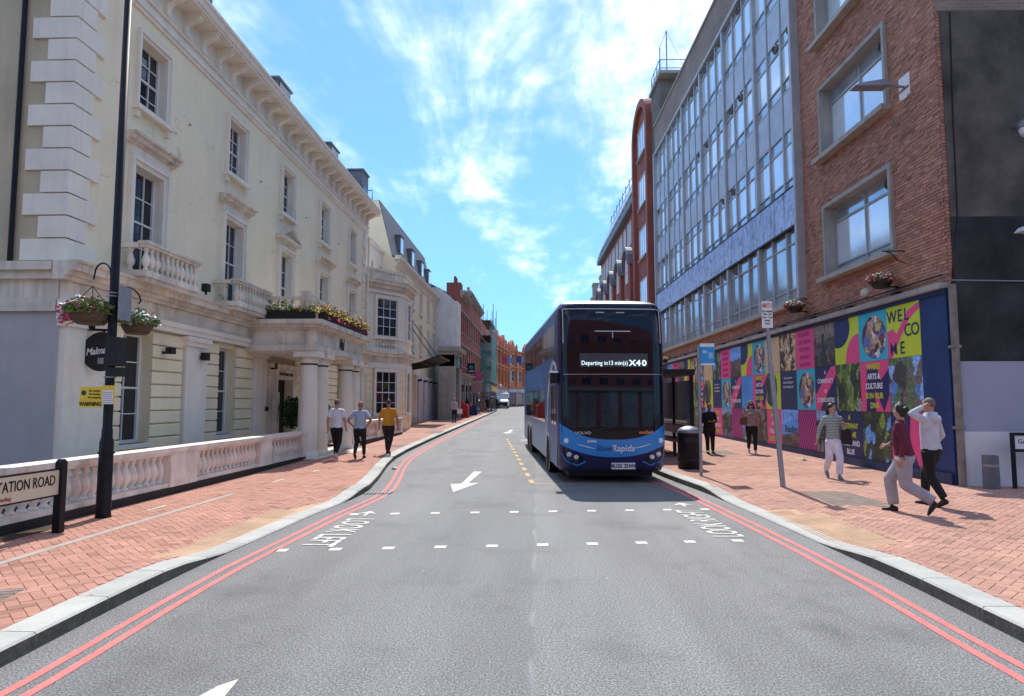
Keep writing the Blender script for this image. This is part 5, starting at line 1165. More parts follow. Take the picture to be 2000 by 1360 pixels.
q = MB(); q.box(-.07, .48, Fy(.2, .4)-.05, Fy(.2, .4)+.02, .33, .47); pl = q.build('number_plate', platem, BUS); text('BU25 ZHW', .115, black, (.205, Fy(.2, .4)-.055, .40), (1,0,0), (0,0,1), pl, bold=.003)
MB().tube([(-.5, Fy(0, 1.2)-.03, 1.22), (.1, Fy(0, 1.3)-.035, 1.30), (.75, Fy(.7, 1.25)-.03, 1.26)], .012, 6).build('wiper', blackmatt, BUS); MB().tube([(-1.0, Fy(1, 1.3)-.03, 1.32), (-.55, Fy(.5, 1.3)-.035, 1.28)], .012, 6).build('wiper', blackmatt, BUS)
# off side (towards the middle of the road)
def sidep(nm, pts, m, d=.006, sx=-1, par=None):
    a, b = sx*1.262, sx*(1.267+d); return MB().prism(pts, min(a, b), max(a, b), 'x').build(nm, m, par or BUS)
for sx in (-1, 1):
    sidep('blue_side', [(2.9,.32),(BL-.2,.32),(BL-.2,4.0),(.95,4.0),(.7,3.7),(.75,3.1),(1.5,2.85),(2.3,2.3),(2.8,1.5)], busb, .004, sx)
    sidep('silver_side', [(.45,.34),(2.88,.34),(2.78,1.45),(2.28,2.22),(1.5,2.75),(.8,2.7),(.45,2.45)], buss, .004, sx)
    for k in range(5):
        a = 2.9+k*1.95; p = sidep('upper_window', [(a,2.98),(a+1.9,2.98),(a+1.9,3.78),(a,3.78)], bust, .009, sx)
        if k in (1, 2, 3): MB().box(sx*1.275 if sx < 0 else 1.262, sx*1.262 if sx < 0 else 1.281, a+.2, a+1.5, 3.58, 3.72).build('hopper_vent', busk, p) if sx > 0 else MB().box(-1.281, -1.262, a+.2, a+1.5, 3.58, 3.72).build('hopper_vent', busk, p)
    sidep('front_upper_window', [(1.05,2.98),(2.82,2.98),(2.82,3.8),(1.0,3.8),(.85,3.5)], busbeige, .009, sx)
    for k in range(4):
        a = 3.5+k*2.0; p = sidep('lower_window', [(a,1.28),(a+1.95,1.28),(a+1.95,2.18),(a,2.18)], bust, .009, sx)
    sidep('advert_panel', [(4.0,2.28),(BL-.6,2.28),(BL-.6,2.88),(4.0,2.88)], mat('bus_bright_blue', (.04, .22, .55), .35, .25, 1.5), .008, sx)
    sidep('driver_window', [(.6,1.32),(1.75,1.32),(1.75,2.25),(.6,2.3)], busg, .009, sx)
    for y_ in (.62, 1.2, 1.73): MB().box(sx*1.283-.002, sx*1.283+.002, y_-.02, y_+.02, 1.32, 2.27).build('window_bar', busk, BUS)
    cv = [(2.95,.36),(2.88,.9),(2.76,1.45),(2.55,1.9),(2.28,2.24),(1.9,2.55),(1.5,2.76),(1.1,2.82),(.75,2.74),(.45,2.5)]
    MB().tube([(sx*1.272, a, b) for a, b in cv], .02, 6).build('white_swoosh', whi, BUS)
    MB().tube([(sx*1.272, a*1.0+.12, b+.06) for a, b in cv[3:]], .014, 6).build('white_swoosh', whi, BUS)
    for y_ in (2.65, 8.95, 10.25):
        MB().lathe([(.57, -.012), (.57, .004)], 20, (sx*1.268, y_, .52), ax='x').build('wheel_arch', busk, BUS)
        w = MB().lathe([(.30, -.14), (.46, -.14), (.49, -.10), (.49, .10), (.46, .14), (.30, .14)], 22, (sx*1.145, y_, .49), ax='x').build('wheel', rubber, BUS, smooth=True)
        MB().lathe([(.29, -.13), (.27, .0), (.12, .06), (.1, .10), (.02, .10)] if sx > 0 else [(.02, -.10), (.1, -.10), (.12, -.06), (.27, 0), (.29, .13)], 16, (sx*1.145, y_, .49), ax='x').build('rim', steel, w)
MB().box(-1.45, -1.27, .25, .42, 2.30, 2.55).tube([(-1.25, .38, 2.6), (-1.36, .33, 2.6), (-1.38, .33, 2.45)], .03, 6).build('mirror', busk, BUS); MB().box(-1.46, -1.26, .24, .43, 2.552, 2.60).build('mirror_cap', whi, BUS)
MB().box(-.9, .9, 1.2, BL-.5, 4.3, 4.36).build('roof_pod', busk, BUS); MB().box(-1.0, 1.0, .5, BL-.2, .12, .3).build('chassis', blackmatt, BUS)
# ================================================================ white van at the far end
VN = thing('white_van', 'white panel van facing the camera at the far end of the street', 'van', (-5.7, 106, g(106)), 0)
vw = mat('van_white', (.68, .70, .71), .35, .05, 2, coat=.3)
s = MB(); s.prism([(0,.35),(5.2,.35),(5.2,2.45),(1.5,2.5),(1.2,2.42),(.55,1.45),(.05,1.2),(0,.9)], -.95, .95, 'x'); s.build('body', vw, VN)
MB().prism([(.62,1.5),(1.17,2.32),(1.15,2.34),(.59,1.52)], -.82, .82, 'x').build('windscreen', glass_low, VN); MB().box(-.9, .9, -.03, .02, .4, .95).build('grille', blackmatt, VN)
for sx in (-1, 1):
    MB().box(sx*.74-.16, sx*.74+.16, -.035, .03, .98, 1.15).build('headlight', lampg, VN)
    for y_ in (.95, 4.1): MB().lathe([(.34,-.1),(.34,.1)], 14, (sx*.86, y_, .34), ax='x').build('wheel', rubber, VN)
    MB().box(sx*1.08-.1, sx*1.08+.1, .8, .95, 1.35, 1.7).build('mirror', blackmatt, VN)
MB().box(-.3, .3, 1.5, 1.9, 2.5, 2.66).build('roof_beacon', vw, VN); MB().box(-.25, .25, -.045, -.03, .45, .56).build('number_plate', platem, VN)
MB().tube([(-.35, 1.4, 2.5), (-.35, 1.4, 3.5)], .03).lathe([(.3, 3.5), (.32, 3.7), (.1, 3.95)], 10, (-.35, 1.4, 0)).build('mast_lamp', vw, VN)
# ================================================================ street furniture
LC = thing('lamp_column', 'tall black lamp column with sign box at the hotel balustrade', 'lamp post', (-6.55, 9.96, .13))
s = MB(); s.lathe([(.115, 0), (.105, .05), (.10, 1.05), (.10, 1.12), (.078, 1.2), (.076, 1.32), (.068, 1.34), (.066, 2.2), (.056, 9.0)], 16); s.build('column', black, LC, smooth=True)
MB().lathe([(.12, 0), (.12, .03)], 12, (0, 0, .95)).build('collar', black, LC); MB().box(-.02, .18, -.12, .1, 2.28, 2.72).build('control_box', blackmatt, LC); MB().box(.0, .2, -.08, .08, 2.12, 2.26).build('control_box', blackmatt, LC)
for z in (3.4, 3.35, 2.1): MB().lathe([(.085, z), (.085, z+.02)], 12).build('strap', steel, LC)
MB().tube([(-.05,0,3.45)]+[(-.175+.125*math.cos(R(a)), -.03, 3.72+.16*math.sin(R(a))) for a in range(0, 181, 20)]+[(-.30,-.05,3.62)], .014, 6).build('basket_bracket', black, LC); MB().tube([(.0,.08,3.2)]+[(-.035, .42-.33*math.cos(R(a)), 3.40+.18*math.sin(R(a))) for a in range(0, 181, 20)]+[(-.07,.75,3.36)], .014, 6).build('basket_bracket', black, LC)
sb = thing('sign_back', 'grey back of a small square sign strapped to the lamp column', 'sign', (-6.38, 9.98, 3.12), R(95)); MB().box(-.17, .17, -.01, .01, 0, .52).build('plate', steel, sb); MB().box(-.03, .03, .01, .04, .05, .45).build('rail', aluminium, sb)
def basket(label, loc, r, h, cols, n, chain=0.0, half=False, m=None, trail=.12, seed=1):
    t = thing('hanging_basket', label, 'flower basket', loc, 0, 'flower baskets'); rr = random.Random(seed)
    o = MB().lathe([(r*.62, 0), (r*.82, h*.35), (r*.97, h*.8), (r, h)], 16).build('basket', m or wicker, t)
    for k in range(4): MB().lathe([(r*(.70+.1*k)+.004, h*(.12+.25*k)-.004), (r*(.70+.1*k)+.008, h*(.12+.25*k)), (r*(.70+.1*k)+.004, h*(.12+.25*k)+.004)], 16).build('hoop', wicker, o)
    if chain:
        for a in (0, 2.1, 4.2): MB().tube([(r*math.cos(a), r*math.sin(a), h), (0, 0, h+chain)], .006, 5).build('chain', black, t)
    def smp():
        a = rr.uniform(0, 6.28); q = r*1.15*rr.random()**.5; return (q*math.cos(a), q*math.sin(a), h+abs(rr.gauss(.03, .07))*(1.3-q/r*.5))
    def side():
        a = rr.uniform(0, 6.28); q = r*rr.uniform(1.0, 1.25); return (q*math.cos(a), q*math.sin(a), h-trail*rr.random()+.06)
    def left():
        return (-r*rr.uniform(.7, 1.55), rr.uniform(-.12, .12), h+rr.uniform(-trail*1.6, .10))
    foliage('leaves', t, n, smp, leafm, .07, rr); foliage('leaves', t, n//2, side, leafm, .06, rr)
    for m_, k, md in cols: flowers('blossom', t, int(k*1.8), {'t': smp, 's': side, 'l': left}[md], m_, .042, rr)
    return t
basket('wicker hanging basket with pink geraniums on the left of the lamp column', (-6.86, 9.91, 3.05), .3, .22, ((petal_p, 75, 'l'), (petal_w, 70, 'l'), (petal_p, 45, 't'), (petal_w, 25, 't'), (petal_y, 15, 't')), 520, .38, seed=2)
basket('wicker hanging basket of white flowers on the right of the lamp column', (-6.62, 10.71, 2.98), .26, .2, ((petal_w, 60, 't'), (petal_o, 10, 't'), (petal_w, 30, 's')), 380, .25, seed=3)
def offw(s_, out, z): a = RA; return (8.8-.0238*(s_-.2)-out, 14.4+(s_-.2), z)
for k, (s_, z, lab) in enumerate(((2.1, 4.62, 'black basket of pink and white flowers high beside the hoarding end'), (7.2, 4.72, 'black basket of white petunias on the brick wall above the hoarding middle'), (27.0, 4.3, 'small basket of white flowers on the wall above the bus shelter'))):
    b = basket(lab, offw(s_, .42, z), .26, .2, ((petal_w, 70, 't'), (petal_p, 45 if k == 0 else 8, 't'), (petal_p, 25, 's')), 300, 0, m=blackmatt, seed=9+k); MB().tube([(0, 0, .05), (.45, 0, .02)], .02).build('bracket', black, b)
# projecting round hotel sign
CS = thing('round_hotel_sign', 'round black projecting sign with white script behind the lamp column', 'sign', (-8.46, 12.62, 2.84))
MB().lathe([(.37, -.05), (.37, .05)], 28, ax='y').build('disc', black, CS); MB().lathe([(.385, -.06), (.385, -.045), (.36, -.045)], 28, ax='y').build('rim', blackmatt, CS)
text('Malmaison', .19, whi, (.02, -.068, .02), (1,0,.12), (-.12,0,1), CS, shear=.35, xs=.8, bold=.004); MB().box(-.06, .06, -.066, -.05, -.24, -.12).build('crest', steel, CS)
s = MB(); s.box(-.62, -.57, -.03, .03, -.15, .52).tube([(-.6, 0, .45), (.2, 0, .42)], .025).tube([(-.6, 0, -.02), (-.36, 0, -.02)], .018).tube([(0, 0, .36), (0, 0, .43)], .02); s.build('bracket', black, CS); MB().tube([(-.42, -.02, .55), (-.2, -.02, .47)], .05, 8).build('spot_lamp', black, CS)
YS_ = thing('warning_notice', 'yellow parking warning notice strapped to the lamp column', 'sign', (-6.68, 9.82, 1.78), R(-6))
yelp = mat('notice_yellow', (.75, .56, .04), .5, .05, 5)
MB().box(-.25, .13, -.006, .006, .0, .31).build('board', yelp, YS_); MB().box(.13, .33, -.006, .006, .05, .33).build('board', yelp, YS_); MB().box(.14, .31, -.012, -.006, .05, .26).build('paper', whi, YS_)
text('WARNING', .085, black, (-.06, -.009, .05), (1,0,0), (0,0,1), YS_, bold=.002, xs=.9); MB().lathe([(.04, -.009), (.04, -.006)], 14, (-.18, 0, .22), ax='y').build('roundel', nav, YS_)
for k, wd in enumerate(('No waiting', 'No loading', 'No stopping')): text(wd, .042, black, (.0, -.009, .25-k*.05), (1,0,0), (0,0,1), YS_)
for k in range(6): MB().box(.15, .30, -.014, -.012, .07+k*.03, .075+k*.03).build('print_line', nav, YS_)
SR = thing('street_name_plate', 'cream STATION ROAD name plate on black posts before the balustrade', 'sign', (-6.38, 7.25, .12), R(90))
crm = mat('plate_cream', (.62, .54, .38), .55, .05, 6); MB().box(.0, 1.5, -.012, .012, .52, .84).build('plate', crm, SR)
for x in (-.03, 1.53): MB().box(x-.05, x+.05, -.05, .05, 0, .94).prism([(x-.05, .94), (x+.05, .94), (x, .98)], -.05, .05, 'y').build('post', black, SR)
text('STATION ROAD', .185, black, (.90, -.016, .71), (1,0,0), (0,0,1), SR, xs=.76, bold=.001); text('Borough of Reading', .07, mat('plate_red', (.4,.05,.05), .6), (.4, -.016, .575), (1,0,0), (0,0,1), SR); MB().box(.0, 1.5, -.016, .016, .84, .86).box(0, 1.5, -.016, .016, .50, .52).build('plate_edge', black, SR)
GS = thing('side_street_name_plate', 'white street name plate on black posts at the foot of the gable wall', 'sign', (9.62, 13.95, .12)); MB().box(.0, 1.2, -.012, .012, .80, 1.07).build('plate', platem, GS); s = MB(); s.box(-.06, .0, -.03, .03, 0, 1.13).box(1.2, 1.26, -.03, .03, 0, 1.13).box(0, 1.2, -.03, .03, 1.07, 1.13).box(0, 1.2, -.03, .03, .74, .80); s.build('frame', black, GS); text('GAR', .13, black, (.2, -.015, .95), (1,0,0), (0,0,1), GS)
BO = thing('stub_bollard', 'short grey stub bollard against the white base of the gable', 'bollard', (9.1, 13.9, .12)); MB().lathe([(.15, 0), (.145, .66), (.13, .68)], 8).build('post', mat('bollard_grey', (.13,.13,.14), .6, .2, 5), BO); MB().lathe([(.153, .45), (.153, .50)], 8).build('band', steel, BO)
LB = thing('litter_bin', 'black cylindrical litter bin with domed grey lid near the bus', 'bin', (3.95, 17.7, .13+g(17.7)))
MB().lathe([(.29, 0), (.30, .04), (.30, .9), (.31, .92)], 22).build('body', black, LB, smooth=True); MB().lathe([(.31, .92), (.30, .97), (.22, 1.05), (.1, 1.09), (.02, 1.1)], 22).build('lid', steel, LB, smooth=True); MB().box(-.18, .18, -.312, -.28, .68, .82).build('slot', blackmatt, LB); MB().lathe([(.305, .2), (.308, .23), (.305, .26)], 22).build('band', blackmatt, LB)
BS = thing('bus_stop_pole', 'grey bus stop pole with white and blue flag beside the bin', 'bus stop', (3.86, 16.1, .13)); MB().tube([(0,0,0),(0,0,3.1)], .04, 10).build('pole', steel, BS); MB().box(.04, .38, -.012, .012, 2.66, 3.06).build('flag', mat('flag_blue', (.04,.30,.62), .5, .1, 4), BS); MB().box(.04, .38, -.014, .014, 3.06, 3.14).box(.04, .38, -.014, .014, 2.62, 2.66).build('flag_edge', platem, BS); MB().box(.1, .2, -.016, -.012, 2.9, 2.98).box(.24, .34, -.016, -.012, 2.78, 2.92).build('flag_print', mat('flag_pale', (.3,.5,.7), .5), BS)
RP = thing('restriction_sign_pole', 'leaning grey pole with a narrow white restriction sign on the right pavement', 'sign', (5.03, 14.06, .13)); MB().tube([(0,0,0),(-.17,0,2.5)], .055, 10).tube([(-.17,0,2.5),(-.24,0,3.85)], .042, 10).build('pole', steel, RP)
s = MB(); s.box(-.34, -.12, -.06, -.045, 3.28, 3.84); s.build('plate', platem, RP); MB().lathe([(.045, -.066), (.045, -.061)], 14, (-.29, 0, 3.75), ax='y').build('roundel', redline, RP)
text('RED\nROUTE', .062, redline, (-.19, -.064, 3.75), (1,0,0), (0,0,1), RP); text('No stopping\nMon - Sat\n7 am - 7 pm\nexcept\nbuses', .068, black, (-.23, -.064, 3.50), (1,0,0), (0,0,1), RP, xs=.62)
SH = thing('bus_shelter', 'black framed bus shelter with glazed back and red bench', 'bus shelter', (3.0, 20.5, .13+g(22)), R(4)); s = MB()
MB().box(.1, 1.8, -.1, 4.2, 2.5, 2.68).build('roof', blackmatt, SH)
for y_ in (0, 2, 4.1): MB().box(1.66, 1.76, y_-.05, y_+.05, 0, 2.5).build('post', black, SH)
for y_ in (0.05, 2.05): MB().box(1.70, 1.715, y_, y_+1.9, .35, 2.35).build('pane', mat('shelter_glass', (.10,.11,.12), .05, .2, 2, metal=.3), SH)
MB().box(1.2, 1.6, .4, 3.7, .45, .5).box(1.55, 1.6, .4, 3.7, .7, .95).build('bench', mat('bench_red', (.35,.05,.05), .5), SH); MB().box(1.3, 1.36, .6, .66, 0, .45).box(1.3, 1.36, 3.4, 3.46, 0, .45).build('bench_leg', black, SH)
# wall lamp, alarm box and side-street fittings
WL = thing('wall_street_light', 'flat LED street light on an arm from the brick office wall', 'street light', offw(1.45, 0, 9.35), RA); MB().box(-.02, .0, -.22, .22, -.28, .28).build('wall_plate', platem, WL); MB().tube([(0, 0, 0), (-.55, 0, .05)], .035).build('arm', steel, WL); MB().prism([(-1.25, -.02), (-1.15, .04), (-.5, .14), (-.42, .06), (-.45, -.02)], -.16, .16, 'y').build('head', steel, WL)
AL = thing('alarm_box', 'cream dome alarm box on the brick above the hoarding', 'alarm box', offw(3.6, .0, 4.75), RA); MB().lathe([(.13, 0), (.13, -.06), (.08, -.13), (.02, -.15)], 14, ax='x').build('cover', crm, AL); MB().box(-.01, 0, -.15, .15, -.15, .15).build('base', concrete, AL)
BR = thing('scroll_bracket', 'empty black scroll bracket on the brick wall below the lower window', 'bracket', offw(1.75, 0, 5.45), RA); MB().tube([(0,0,0),(-.55,0,0)], .015).tube([(0,0,-.3),(-.2,0,-.22),(-.35,0,-.05),(-.5,0,0)], .012).build('scroll', black, BR)
CD = thing('dome_camera', 'white dome security camera on a bracket at the right edge', 'camera', (10.2, 13.75, 7.5)); MB().sphere((0,0,0), .2, 14, 9, sc=(1,1,.9)).build('dome', platem, CD); MB().lathe([(.21, .02), (.23, .12), (.1, .24)], 14).build('hood', steel, CD); MB().tube([(0,0,.2),(.1,.3,.3),(.1,.75,.3)], .04).build('arm', steel, CD)
GL = thing('gable_floodlight', 'slim pale floodlight on the black gable wall', 'floodlight', (9.95, 13.8, 5.4)); MB().prism([(-.1,-.06),(.0,.05),(.55,.12),(.6,0),(.1,-.06)], -.12, .12, 'y').build('head', platem, GL); MB().tube([(.4,0,0),(.4,.7,.05)], .03).build('arm', steel, GL)

# ================================================================ unseen building added for bus glass reflections and to block sky behind
BB = thing('added_reflection_building', 'brown brick building added out of view to give the bus windscreens a reflection', 'building', (30, -24, 0), R(180))
ops = [(x, x+2.2, z, z+2.0) for x in range(2, 58, 4) for z in (4.5, 8.2, 11.9, 15.6)]
s = MB(); wall(s, 0, 60, 0, 19, ops, .3); s.box(0, 60, .4, 12, 0, 19); s.build('wall', brick_dark, BB)
for a, b, c, d in ops: sash(BB, a, b, c, d, 2, 1, .2, pane_parts=False)
for k in range(12): MB().box(1+k*5, 5+k*5, -.05, .05, .3, 3.4).build('shop_window', glass_low, BB)
MB().box(0, 60, -.3, 0, 3.5, 4.1).build('fascia', concrete, BB)
# ================================================================ people
def lerp(a, b, t): return tuple(a[i]+(b[i]-a[i])*t for i in range(3))
def person(label, loc, rz, H, pose, shirt, trousers, shoes, skn=None, hairm=None, fat=1.0, sleeve='long', loose=1.0, hair='short', vox=.016, face=True, headyaw=0, lean=0.0, headfwd=0.0, hood=False, neckline=1.47):
    skn = skn or skin; P = []                                   # (mb, label index): 0 shirt, 1 trousers, 2 skin, 3 shoes
    k = H/1.75
    def tb(pts, r, lab, ell=None, seg=12):
        # resample so that the label lookup stays sharp
        pp, rr, ee = [], [], []
        for i in range(len(pts)-1):
            n = max(2, int((Vector(pts[i+1])-Vector(pts[i])).length/.025))
            for j in range(n):
                t = j/n; pp.append(lerp(pts[i], pts[i+1], t)); rr.append(r[i]+(r[i+1]-r[i])*t)
                if ell: ee.append((ell[i][0]+(ell[i+1][0]-ell[i][0])*t, ell[i][1]+(ell[i+1][1]-ell[i][1])*t))
        pp.append(pts[-1]); rr.append(r[-1]); ee.append(ell[-1] if ell else None)
        P.append((MB().tube(pp, rr, seg, 0, ee if ell else None), lab))
    L = lambda z: -lean*max(0, z-.9)                             # forward lean of the trunk (towards -y)
    f = fat
    tb([(0, L(.90), .90), (0, L(1.0), 1.0), (0, L(1.15)-.01*f, 1.15), (0, L(1.3)-.01, 1.30), (0, L(1.40), 1.40), (0, L(1.46), 1.46), (0, L(1.49)+.005, 1.49)],
       [.165*f, .16*f, .155*f, .17*(.4+.6*f), .17, .115, .07], 0, [(1, .72*f**.3), (1, .72*f**.4), (1, .74*f**.4), (1, .68), (1.08, .58), (1.1, .62), (1, .9)], 18)
    tb([(0, .01, .98), (0, .015, .88), (0, .01, .80)], [.163*f, .17*f, .13*f], 1, [(1, .74), (1, .78), (1, .8)], 18)
    hx, hy = 0, L(1.62)-headfwd
    tb([(0, L(1.46)+.01, 1.45), (0, hy+.015, 1.56)], [.058, .054], 2)
    hm = MB().sphere((0, hy, 1.645), .1, 18, 14, sc=(.76, .93, 1.10)).sphere((0, hy-.028, 1.578), .1, 14, 10, sc=(.56, .62, .52))
    if face: hm.sphere((0, hy-.096, 1.625), .02, 8, 6, sc=(.7, .9, 1.3)).sphere((0, hy-.082, 1.662), .03, 10, 6, sc=(1.7, .5, .35))
    hm.sphere((.078, hy+.012, 1.63), .03, 8, 6, sc=(.35, .7, 1.1)).sphere((-.078, hy+.012, 1.63), .03, 8, 6, sc=(.35, .7, 1.1))
    cyw, syw = math.cos(headyaw), math.sin(headyaw)
    hm.v = [((x)*cyw-(y-hy)*syw, (x)*syw+(y-hy)*cyw+hy, z) for x, y, z in hm.v]; P.append((hm, 2))
    fingers = MB(); hands = {}
    for sd_ in (1, -1):
        kn, an, pitch = pose['leg'][sd_]
        tb([(sd_*.085*f, .01, .88), kn, (an[0], an[1], an[2]+.02)], [.098*f*loose**.5, .07*loose, .052*loose**1.6], 5)
        c, s_ = math.cos(pitch), math.sin(pitch)
        def ft(y, z): return (an[0]+sd_*.012*(-y*3), an[1]+y*c-(z)*s_, an[2]-.06+(z)*c+y*s_)
        tb([ft(.065, .0), ft(.0, .01), ft(-.09, -.002), ft(-.155, -.010), ft(-.185, -.016)], [.036, .047, .046, .038, .02], 3, [(1, 1), (1, 1.05), (1, .8), (1, .66), (1, .6)])
        el, wr = pose['arm'][sd_]; sh = (sd_*(.178+.02*(f-1)), L(1.4), 1.405)
        if sleeve == 'short':
            m = lerp(sh, el, .72); tb([(sd_*.10, L(1.4), 1.42), sh, m], [.07, .068*f**.5, .062*f**.5], 4); tb([lerp(sh, el, .6), el, wr], [.045*f**.5, .040, .027], 2)
        else:
            tb([(sd_*.10, L(1.4), 1.42), sh, el, lerp(el, wr, .97)], [.07, .064*f**.5, .05*f**.4, .036], 4); tb([lerp(el, wr, .9), wr], [.026, .025], 2)
        d = (Vector(wr)-Vector(el)).normalized(); pc = Vector(wr)+d*.05
        tb([wr, tuple(Vector(wr)+d*.03), tuple(pc), tuple(Vector(wr)+d*.085)], [.025, .032, .036, .03], 2, [(1, .8), (1, .6), (1, .55), (1, .5)], 10)
        curl = Vector(pose.get('curl', {}).get(sd_, (-.3*sd_, -.5, 0))); u = d.cross(Vector((0, 1, 0.01))).normalized()
        u = Vector((0, -1, 0)) - d*d.dot(Vector((0, -1, 0))); u.normalize()
        w_ = d.cross(u).normalized()
        for q, ln in ((-1.5, .062), (-.5, .075), (.5, .078), (1.5, .066)):
            b = Vector(wr)+d*.078+u*(q*.0165); e1 = b+(d+w_*(-.25*sd_)).normalized()*ln*.5; e2 = e1+(d*.7+w_*(-.75*sd_)).normalized()*ln*.5; fingers.tube([b-d*.02, b, e1, e2], [.009, .009, .0085, .007], 6)
        b = Vector(wr)+d*.03+u*.03; fingers.tube([b-u*.012, b+(u*.7+d*.7)*.03, b+(u*.35+d*.95)*.065], [.011, .0105, .008], 6)
    if hood: tb([(-.10, L(1.45)+.085, 1.43), (0, L(1.45)+.13, 1.40), (.10, L(1.45)+.085, 1.43)], [.045, .06, .045], 0); tb([(-.09, L(1.45)-.03, 1.49), (-.085, L(1.45)+.06, 1.49), (0, L(1.45)+.09, 1.48), (.085, L(1.45)+.06, 1.49), (.09, L(1.45)-.03, 1.49)], [.025, .035, .04, .035, .025], 0)
    al = MB(); kd_pts = []
    for mb_, lab in P:
        al.add(mb_.v, mb_.f); kd_pts += [(v, lab) for v in mb_.v]
    kd = kdtree.KDTree(len(kd_pts))
    for i, (v, lab) in enumerate(kd_pts): kd.insert(v, i)
    kd.balance()
    src = bpy.data.objects.new('tmp', al.mesh('tmp', skn)); COL.objects.link(src); md = src.modifiers.new('r', 'REMESH'); md.mode = 'VOXEL'; md.voxel_size = vox; md.use_smooth_shade = True
    sm = src.modifiers.new('s', 'SMOOTH'); sm.factor = .5; sm.iterations = 3
    dg = bpy.context.evaluated_depsgraph_get(); me = bpy.data.meshes.new_from_object(src.evaluated_get(dg)); bpy.data.objects.remove(src)
    out = MB(); out.v = [tuple(v.co) for v in me.vertices]; out.f = [tuple(p.vertices) for p in me.polygons]; labs = []
    for p in me.polygons:
        lab = kd_pts[kd.find(p.center)[1]][1]
        if lab in (0, 1, 5) and .70 < p.center.z < 1.12: lab = 0 if p.center.z > .925+.012*math.sin(p.center.x*31+1) else 1
        lab = {4: 0, 5: 1}.get(lab, lab)
        out.m.append(lab); out.t.append(1.0)
    out.add(fingers.v, fingers.f, 2)
    out.v = [(x*k, y*k, z*k) for x, y, z in out.v]
    o = out.build('person', [shirt, trousers, skn, shoes], None, smooth=True); o.location = loc; o.rotation_euler = (0, 0, rz); tag(o, label, 'person')
    # hair, eyes and mouth
    hairm = hairm or mat('hair_dark', (.02, .013, .01), .6, .3, 40)
    hb = MB()
    if hair == 'short': hb.sphere((0, hy+.014, 1.672), .1, 18, 12, sc=(.79, .93, .92))
    if hair == 'shaved': hb.sphere((0, hy+.012, 1.662), .1, 18, 12, sc=(.775, .93, .98))
    if hair in ('bun', 'long', 'pony'):
        hb.sphere((0, hy+.02, 1.668), .1, 18, 12, sc=(.84, .98, 1.0))
        if hair == 'bun': hb.sphere((0, hy+.13, 1.66), .055, 12, 8).sphere((0, hy+.075, 1.60), .06, 12, 8)
        if hair == 'pony': hb.tube([(0, hy+.08, 1.68), (0, hy+.12, 1.60), (0, hy+.115, 1.48), (0, hy+.10, 1.38)], [.03, .045, .04, .015], 10)
        if hair == 'long': hb.tube([(-.07, hy+.03, 1.66), (-.085, hy+.04, 1.55), (-.08, hy+.0, 1.42)], [.035, .04, .02], 10).tube([(.07, hy+.03, 1.66), (.085, hy+.04, 1.55), (.08, hy+.0, 1.42)], [.035, .04, .02], 10).tube([(0, hy+.07, 1.66), (0, hy+.08, 1.5), (0, hy+.06, 1.4)], [.06, .06, .03], 10)
    if hb.v:
        hb.v = [((x*cyw-(y-hy)*syw)*k, (x*syw+(y-hy)*cyw+hy)*k, z*k) for x, y, z in hb.v]; hb.build('hair', hairm, o, smooth=True)
    if face:
        for x in (-.03, .03):
            e = MB().sphere((x, hy-.082, 1.645), .011, 8, 6); e.v = [((a*cyw-(b-hy)*syw)*k, (a*syw+(b-hy)*cyw+hy)*k, c*k) for a, b, c in e.v]; e.build('eye', black, o, smooth=True)
        e = MB().sphere((0, hy-.084, 1.573), .02, 8, 6, sc=(1.0, .3, .28)); e.v = [((a*cyw-(b-hy)*syw)*k, (a*syw+(b-hy)*cyw+hy)*k, c*k) for a, b, c in e.v]; e.build('mouth', mat('lips', (.35, .10, .09), .5), o, smooth=True)
    o['hk'] = k; del o['hk']
    return o, k, hy
def walk(fwd, sw=.22, arms=None):
    a = fwd; p = {'leg': {a: ((a*.09, -.14, .50), (a*.085, -.20, .10), .12), -a: ((-a*.09, .00, .49), (-a*.085, .24, .17), .55)}, 'arm': {a: ((a*.24, .10, 1.14), (a*.23, .10, .90)), -a: ((-a*.24, .0, 1.14), (-a*.22, -.16, .92))}}
    if arms: p['arm'].update(arms)
    return p
cl = lambda n, c, r=.85, **k: mat(n, c, r, .14, 7, .3, 25, **k)
blk = cl('black_trousers', (.012, .012, .014)); shoe_d = mat('dark_shoe', (.015, .015, .018), .5, .2, 10); shoe_w = mat('white_trainer', (.6, .6, .6), .6, .1, 10)
def gz(x, y): return pz(-1 if x < 0 else 1, x, y)
def at(x, y): return (x, y, gz(x, y)-.002)
person('man in a white T-shirt and black trousers seen from behind near the porch columns', at(-6.05, 19.95), R(176), 1.78, walk(1), cl('white_cotton', (.70, .68, .72)), blk, shoe_w, sleeve='short', hairm=mat('hair_grey_crop', (.14, .10, .08), .7), hair='shaved', fat=1.08, face=False)
person('bald man in a pale blue T-shirt with hands on hips walking away', at(-5.38, 20.1), R(180), 1.72, walk(-1, arms={1: ((.36, .10, 1.16), (.22, .03, 1.0)), -1: ((-.36, .10, 1.16), (-.22, .03, 1.0))}), cl('pale_blue_cotton', (.36, .45, .54)), blk, shoe_d, sleeve='short', skn=skin_d, hair='none', fat=1.15, face=False, headfwd=.03)
person('man in a mustard yellow T-shirt walking away near the kerb', at(-4.85, 21.6), R(178), 1.76, walk(1, arms={1: ((.29, .04, 1.13), (.31, -.02, .88)), -1: ((-.29, .04, 1.13), (-.31, .0, .88))}), cl('mustard_cotton', (.62, .27, .02)), cl('plum_black_trousers', (.02, .014, .02)), shoe_d, sleeve='short', skn=skin_d, fat=1.2, face=False, hairm=mat('hair_salt', (.06, .05, .05), .7))
